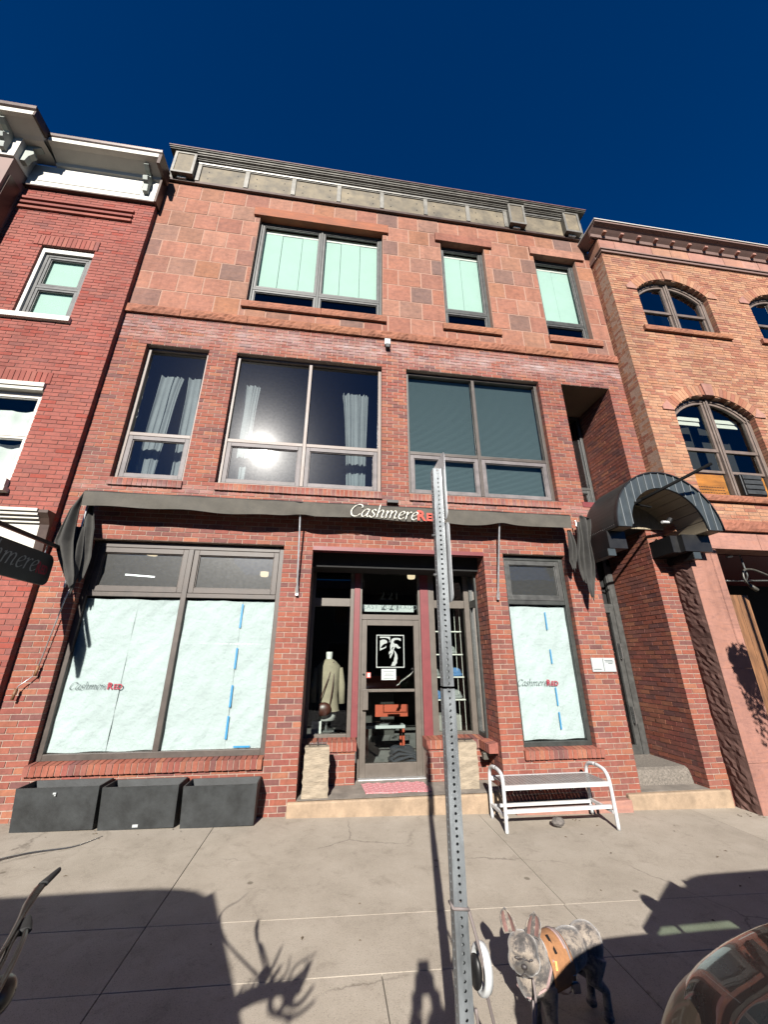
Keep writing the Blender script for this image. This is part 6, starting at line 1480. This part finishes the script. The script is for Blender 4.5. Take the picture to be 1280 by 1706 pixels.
# bronze car whose bonnet corner shows at lower right (front faces left)
W = 1.90; yc = -4.15-W/2; x0c = .79
st0 = [(0.0, .64, .98, .32), (.03, .76, 1.10, .24), (.10, .84, 1.17, .20), (.25, .90, 1.22, .18), (.55, .945, 1.26, .18), (1.15, .96, 1.27, .18), (1.8, .96, 1.27, .18), (2.8, .96, 1.24, .18), (3.8, .95, 1.22, .18), (4.25, .89, 1.16, .20), (4.4, .82, 1.0, .28)]
st = []
for i in range(len(st0)-1):
    p0, p1, p2, p3 = [st0[max(0, min(len(st0)-1, i+k))] for k in (-1, 0, 1, 2)]
    nn = 5 if i < 7 else 2
    for k in range(nn):
        t_ = k/nn; x_ = p1[0]+(p2[0]-p1[0])*t_; row = [x_]
        for q_ in (1, 2, 3):
            m1 = (p2[q_]-p0[q_])/max(1e-6, p2[0]-p0[0])*(p2[0]-p1[0]); m2 = (p3[q_]-p1[q_])/max(1e-6, p3[0]-p1[0])*(p2[0]-p1[0])
            h00 = 2*t_**3-3*t_**2+1; h10 = t_**3-2*t_**2+t_; h01 = -2*t_**3+3*t_**2; h11 = t_**3-t_**2
            row.append(h00*p1[q_]+h10*m1+h01*p2[q_]+h11*m2)
        st.append(tuple(row))
st.append(st0[-1])
car('bronze_car', 'dark bronze parked car, only its glossy front corner showing at lower right', 'bronze_paint', x0c, yc, 4.4, W, None, 1.20, 1.25, 1.72, st, (1.12, 1.70, 3.55, 4.15, .88, .70), (.85, 3.5))
BC = bpy.data.objects['bronze_car']; gq = gz(x0c+2.2)-.15
def bsec(x):
    for (a, b) in zip(st[:-1], st[1:]):
        if a[0] <= x <= b[0]: f = (x-a[0])/(b[0]-a[0]); return a[1]+(b[1]-a[1])*f, a[2]+(b[2]-a[2])*f
mb = MB()
PT = [(0, .028), (.35, .022), (.70, 0), (.88, -.025), (.955, -.10)]
def bon(u, v):
    x = .045+1.07*u; hw, zt = bsec(x); a = (2*v-1)*.925; b = abs(a)
    for (p, q_), (p2, q2) in zip(PT[:-1], PT[1:]):
        if p <= b <= p2: dz = q_+(q2-q_)*(b-p)/(p2-p)
    return (x0c+x+.05*abs(2*v-1)**6*(1-u), yc+hw*a, gq+zt+dz+.008)
mb.grid(bon, 48, 60); o = obj('bonnet', mb, 'bonnet_black', BC, smooth=True); o.modifiers.new('t', 'SOLIDIFY').thickness = .012
# tall silver van beside the bicycle; only its shadow reaches the pavement in view
st = [(0.0, .70, .9, .30), (.04, .82, 1.0, .24), (.15, .93, 1.16, .22), (.8, .97, 1.22, .20), (2.2, .98, 1.25, .20), (3.8, .98, 1.25, .20), (5.1, .97, 1.22, .22), (5.34, .93, 1.15, .28), (5.42, .86, 1.0, .34)]
car('silver_van', 'tall silver van parked at the kerb left of the photographer, casting the square shadow', 'silver_paint', -6.05, -6.06, 5.42, 1.96, None, 1.1, 1.24, 2.20, st, (.9, 1.5, 4.55, 5.32, .95, .90), (.9, 4.4), glass='glass_far', r_w=.37)

# ================================================================== BICYCLE by the kerb (handlebar end in view lower left)
BK = thing('bicycle', 'parked bicycle, its silver brake lever and bell poking in at the lower left edge', 'bicycle', (-1.0, -4.5, gz(-1)))
bo = Vector((-.82, -4.64, 1.04)); hx = Vector((-.50, .86, .0)).normalized()   # bar direction (towards the building, left)
bars = catmull([tuple(bo-hx*.34+Vector((-.10, -.06, -.03))), tuple(bo-hx*.22), tuple(bo), tuple(bo+hx*.20), tuple(bo+hx*.33+Vector((-.06, -.02, -.02)))], 6)
mb = MB(); mb.tube(bars, .0125, 10); obj('handlebar', mb, 'steel', BK, smooth=True)
# lever pair in view: tapered blades
tipA = Vector((-.818, -4.02, 1.095)); 
def blade(pts, wd, th, name, m='dark_steel'):
    P = catmull(pts, 8); n = len(P); mb = MB(); secs = []
    for i, p in enumerate(P):
        d = (P[min(i+1, n-1)]-P[max(i-1, 0)]).normalized(); x = d.cross(Vector((0, 0, 1))).normalized(); z = x.cross(d)
        s_ = i/(n-1)*(len(wd)-1); j = min(int(s_), len(wd)-2); w_ = wd[j]+(wd[j+1]-wd[j])*(s_-j)
        secs.append([p+x*w_*math.cos(a)+z*th*math.sin(a) for a in [2*math.pi*k/12 for k in range(12)]])
    loft(mb, secs); mb.f.append(tuple(range(12))[::-1]); mb.r.append(0); mb.f.append(tuple((n-1)*12+k for k in range(12))); mb.r.append(0)
    return obj(name, mb, m, BK, smooth=True)
blade([(-.70, -4.40, 1.10), (-.729, -4.277, 1.10), (-.775, -4.15, 1.10), (-.80, -4.08, 1.105), (-.818, -4.01, 1.11), (-.826, -3.96, 1.11)], [.0045, .0045, .006, .012, .013, .008], .006, 'brake_lever')
blade([(-.820, -3.99, 1.112), (-.824, -3.94, 1.112), (-.826, -3.905, 1.112)], [.014, .010, .006], .008, 'grip_end', 'rubber')
for dx_ in (-.012, .012): blade([(-.66+dx_, -4.42, 1.085), (-.70+dx_, -4.30, 1.085), (-.735+dx_, -4.21, 1.09), (-.755+dx_*.5, -4.155, 1.09)], [.006, .006, .006, .006], .006, 'shift_lever')
blade([(-.745, -4.175, 1.09), (-.762, -4.14, 1.092), (-.770, -4.12, 1.092)], [.018, .014, .007], .008, 'grip_end', 'rubber')
mb = MB(); mb.blob((-.683, -4.335, 1.055), (.030, .045, .034), nu=24, nv=16); obj('bell', mb, 'dark_steel', BK, smooth=True)
mb = MB(); mb.tube(catmull([(-.66, -4.30, 1.02), (-.95, -4.15, 1.16), (-1.16, -3.90, 1.15), (-1.18, -3.62, 1.10), (-1.05, -3.35, 1.0), (-1.02, -3.30, .99)], 8), [.009]*20+[.007]*12+[.004]*20, 8) if False else None
cab = catmull([(-.72, -4.30, 1.04), (-.98, -4.10, 1.10), (-1.09, -3.86, 1.11), (-1.07, -3.68, 1.08), (-.98, -3.52, 1.04), (-.93, -3.40, 1.03)], 8)
mb = MB(); mb.tube(cab, [.0065-.0048*i/(len(cab)-1) for i in range(len(cab))], 8); obj('cable', mb, 'steel', BK, smooth=True)
head = bo+Vector((.02, -.03, -.12)); bbk = head+Vector((-.28, -.60, -.55)); rear = Vector((-1.02, -5.30, .34)); fr_ = head+Vector((.06, .10, -.58))
fr_.z = .34-.12; rear.z = .34-.12; bbk.z = .18
seatp = Vector((-.98, -5.02, .92))
for nm, a, b, rr3 in (('fork', head, fr_, .014), ('down_tube', head, bbk, .017), ('top_tube', head+Vector((0, 0, .06)), seatp+Vector((.03, .05, -.22)), .015), ('seat_tube', bbk, seatp, .015), ('chain_stay', bbk, rear, .009), ('seat_stay', seatp+Vector((0, 0, -.2)), rear, .009), ('stem', head, bo, .014)):
    mb = MB(); mb.tube([a, b], rr3, 10); obj(nm, mb, 'blade_sign', BK, smooth=True)
for c in (fr_, rear):
    dirw = (fr_-rear); dirw.z = 0; dirw.normalize(); mb = MB(); pts = [c+dirw*.33*math.cos(a)+Vector((0, 0, 1))*.33*math.sin(a) for a in [2*math.pi*i/28 for i in range(29)]]
    mb.tube(pts, .017, 8, caps=False); wh = obj('wheel', mb, 'rubber', BK, smooth=True)
    mb = MB()
    for i in range(14): a = 2*math.pi*i/14; mb.tube([c, c+dirw*.32*math.cos(a)+Vector((0, 0, 1))*.32*math.sin(a)], .0012, 4)
    obj('spokes', mb, 'steel', wh)
mb = MB(); mb.blob(seatp+Vector((0, 0, .02)), (.075, .13, .03), Matrix.Rotation(.4, 3, 'Z')); obj('saddle', mb, 'rubber', BK, smooth=True)

# bare sapling in a pot by the kerb, left of the photographer (its shadow lies across the paving)
t = thing('bare_sapling', 'leafless sapling in a dark pot by the kerb, its twig shadow on the paving', 'plant', (-1.3, -5.35, gz(-1)))
kx, ky = math.sin(AZ)/math.tan(EL), math.cos(AZ)/math.tan(EL)
def lift(sx, sy, z): return (sx-kx*z, sy-ky*z, z)      # where a twig at height z must stand
mb = MB(); mb.tube(catmull([(-1.12, -5.50, .3), (-1.10, -5.42, .8), (-1.08, -5.36, 1.25), lift(-.49, -2.72, 1.40), lift(-.32, -2.58, 1.44), lift(-.20, -2.55, 1.47), lift(-.06, -2.55, 1.50)], 6), [.042]*14+[.040]*8+[.036]*8+[.030]*7, 10); obj('trunk', mb, 'fieldstone', t, smooth=True)
for P, r0 in (([(-.30, -2.57, 1.45), (-.29, -2.50, 1.46), (-.24, -2.38, 1.48), (-.205, -2.20, 1.50)], .011), ([(-.25, -2.56, 1.46), (-.23, -2.48, 1.47), (-.19, -2.37, 1.49)], .014), ([(-.42, -2.64, 1.42), (-.395, -2.58, 1.43), (-.385, -2.50, 1.44)], .013),
              ([(-.08, -2.55, 1.50), (-.05, -2.50, 1.51), (-.01, -2.35, 1.54)], .014), ([(-.14, -2.555, 1.5), (-.13, -2.48, 1.51), (-.10, -2.38, 1.52), (.02, -2.29, 1.55)], .007), ([(-.12, -2.52, 1.5), (-.06, -2.45, 1.52), (-.025, -2.38, 1.53)], .012),
              ([(-.16, -2.56, 1.5), (-.12, -2.66, 1.5), (-.06, -2.665, 1.5), (.01, -2.555, 1.52)], .013), ([(-.44, -2.68, 1.41), (-.475, -2.60, 1.42), (-.48, -2.36, 1.46)], .006), ([(-.34, -2.60, 1.44), (-.33, -2.50, 1.45), (-.31, -2.42, 1.46)], .009), ([(-.10, -2.62, 1.49), (-.16, -2.70, 1.49), (-.10, -2.78, 1.5)], .011), ([(-.22, -2.60, 1.46), (-.20, -2.70, 1.47), (-.08, -2.74, 1.49), (.02, -2.66, 1.5)], .012), ([(-.30, -2.62, 1.45), (-.36, -2.52, 1.45), (-.34, -2.44, 1.46)], .006), ([(-.06, -2.50, 1.51), (-.03, -2.44, 1.52), (-.05, -2.33, 1.54)], .007), ([(-.2, -2.5, 1.48), (-.15, -2.43, 1.49), (-.145, -2.30, 1.51)], .006)):
    pts = catmull([lift(*q_) for q_ in P], 6); n_ = len(pts); mb = MB(); mb.tube(pts, [1.35*r0*(1-.6*i/(n_-1)) for i in range(n_)], 8); obj('twig', mb, 'fieldstone', t, smooth=True)
mb = MB(); mb.lathe([(0, .05), (.15, .05), (.2, .42), (.18, .42), (.17, .36), (0, .35)], c=(-1.12, -5.52, -.17), seg=20); obj('pot', mb, 'planter', t, smooth=True)

# ================================================================== PHOTOGRAPHER (stands behind the lens; shadow on the pavement)
PH = thing('person', 'person in dark jacket and jeans holding up a phone, seen only as a shadow', 'person', (0, -6.02, -.15))
mb = MB(); fz = -.15
for s in (-1, 1): mb.tube([(s*.10, -6.04, .82), (s*.11, -6.02, .45), (s*.12, -6.05, fz+.10)], [.085, .065, .05], 14)
mb.blob((0, -6.04, .86), (.16, .115, .12)); obj('jeans', mb, 'jeans', PH, smooth=True)
mb = MB()
for s in (-1, 1): mb.blob((s*.13, -5.98, fz+.05), (.05, .13, .05))
obj('shoes', mb, 'rubber', PH, smooth=True)
bd = MB(); bd.blob((0, -6.04, 1.12), (.175, .12, .24)); bd.blob((0, -6.04, 1.34), (.20, .115, .13))
for s in (-1, 1): bd.tube([(s*.18, -6.04, 1.40), (s*.20, -5.90, 1.22), (s*.09, -5.74, 1.50), (s*.055, -5.70, 1.60)], [.065, .055, .042, .036], 12)
remesh_obj('jacket', bd, 'jacket', PH, vox=.012)
bd = MB(); bd.blob((0, -6.0, 1.65), (.075, .095, .115)); bd.tube([(0, -6.04, 1.46), (0, -6.02, 1.58)], .055, 12); bd.blob((0, -5.905, 1.64), (.014, .02, .02))
for s in (-1, 1):
    bd.blob((s*.078, -6.0, 1.65), (.012, .02, .03)); bd.tube([(s*.055, -5.70, 1.60), (s*.05, -5.67, 1.66)], [.03, .034], 10)
    for k in range(4): bd.tube([(s*.052, -5.665, 1.645+.018*k), (s*.050, -5.632, 1.652+.019*k), (s*.034, -5.622, 1.654+.019*k)], [.009, .008, .007], 8)
    bd.tube([(s*.045, -5.68, 1.65), (s*.03, -5.665, 1.68)], [.011, .009], 8)
remesh_obj('head_and_hands', bd, 'skin', PH, vox=.006, smooth_it=3)
for s in (-1, 1):
    mb = MB(); mb.blob((s*.028, -5.915, 1.665), (.012, .008, .007)); obj('eye', mb, 'sign_white', PH, smooth=True)
mb = MB(); mb.tube([(-.025, -5.91, 1.60), (0, -5.905, 1.598), (.025, -5.91, 1.60)], .005, 6); obj('mouth', mb, 'ear_pink', PH)
mb = MB(); mb.blob((0, -6.025, 1.69), (.085, .095, .10)); obj('hair', mb, 'hair_dark', PH, smooth=True)
mb = MB(); mb.box(-.037, .037, -5.632, -5.624, 1.62, 1.768); tag(obj('phone', mb, 'black_metal', bevel=.003), 'black phone held upright in both hands by the person', 'phone')

# ================================================================== ACROSS THE STREET (reflected in the glass, shades the road)
mb = MB(); mb.box(-40, 40, -24, -20.0, -.3, .0); tag_ = obj('far_sidewalk', mb, 'kerb', kind='structure')
random.seed(4)
for i, (x0, x1, h, m_, lab) in enumerate(((-30, -17, 7.2, 'far_stone', 'pale two storey building across the street, far left'), (-16.9, -7.5, 8.6, 'far_brick', 'dark brick building across the street, left'), (-7.4, 2.5, 7.4, 'far_stone', 'pale stone building across the street opposite the shop'), (2.6, 12.5, 8.9, 'far_brick', 'dark brick building across the street, right'), (12.6, 30, 7.6, 'far_stone', 'pale two storey building across the street, far right'))):
    t = thing('street_building', lab, 'building', ((x0+x1)/2, -26, 0), group='buildings across the street')
    mb = MB(); mb.box(x0, x1, -34, -24, -.3, h); obj('wall', mb, m_, t)
    mb = MB(); mb.box(x0-.05, x1+.05, -24.001, -23.6, h-.5, h+.15); obj('cornice', mb, 'brown_panel', t)
    n = int((x1-x0)/2.6)
    for k in range(n):
        xc = x0+(k+.5)*(x1-x0)/n
        for (z0, z1, ww) in ((.5, 2.9, .95), (4.2, 6.2, .6)):
            mb = MB(); frame_rect(mb, xc-ww, xc+ww, z0, z1, -24.0, -23.93, .08); fr2 = obj('window', mb, 'white_trim', t)
            mb = MB(); mb.face([(xc+ww-.08, -23.96, z0+.08), (xc-ww+.08, -23.96, z0+.08), (xc-ww+.08, -23.96, z1-.08), (xc+ww-.08, -23.96, z1-.08)]); obj('pane', mb, 'glass_far', fr2)

# hanging flower basket just outside the frame whose shadow falls on the pink stone post
t = thing('hanging_basket', 'trailing plant in a hanging basket on a black post, beside the kerb at right', 'plant', (5.35, -3.2, 3))
mb = MB(); mb.tube([(6.1, -3.3, gz(6)), (6.1, -3.3, 4.8), (6.0, -3.25, 4.95), (5.38, -3.2, 4.95)], .03, 10); obj('post', mb, 'black_metal', t, smooth=True)
mb = MB(); mb.tube([(5.40, -3.2, 4.94), (5.40, -3.2, 3.45)], .004, 6); mb.lathe([(0, 3.02), (.14, 3.1), (.2, 3.28)], c=(5.40, -3.2, 0), seg=14); obj('basket', mb, 'black_metal', t)
mb = MB(); rr = random.Random(3)
for k in range(1500):
    a = rr.uniform(0, 6.28); q_ = rr.random()**.5*.24; z = 3.42-abs(rr.gauss(0, .42)); 
    if z < 2.2: continue
    q_ *= 1-.45*(3.42-z); c = Vector((5.40+q_*math.cos(a), -3.2+q_*math.sin(a), z)); d = Vector((rr.uniform(-1, 1), rr.uniform(-1, 1), rr.uniform(-1, 1))).normalized()*.04; e = d.cross(Vector((rr.uniform(-1, 1), rr.uniform(-1, 1), rr.uniform(-1, 1)))).normalized()*.018
    mb.face([c-d, c+e, c+d, c-e])
obj('foliage', mb, 'leaf', t)
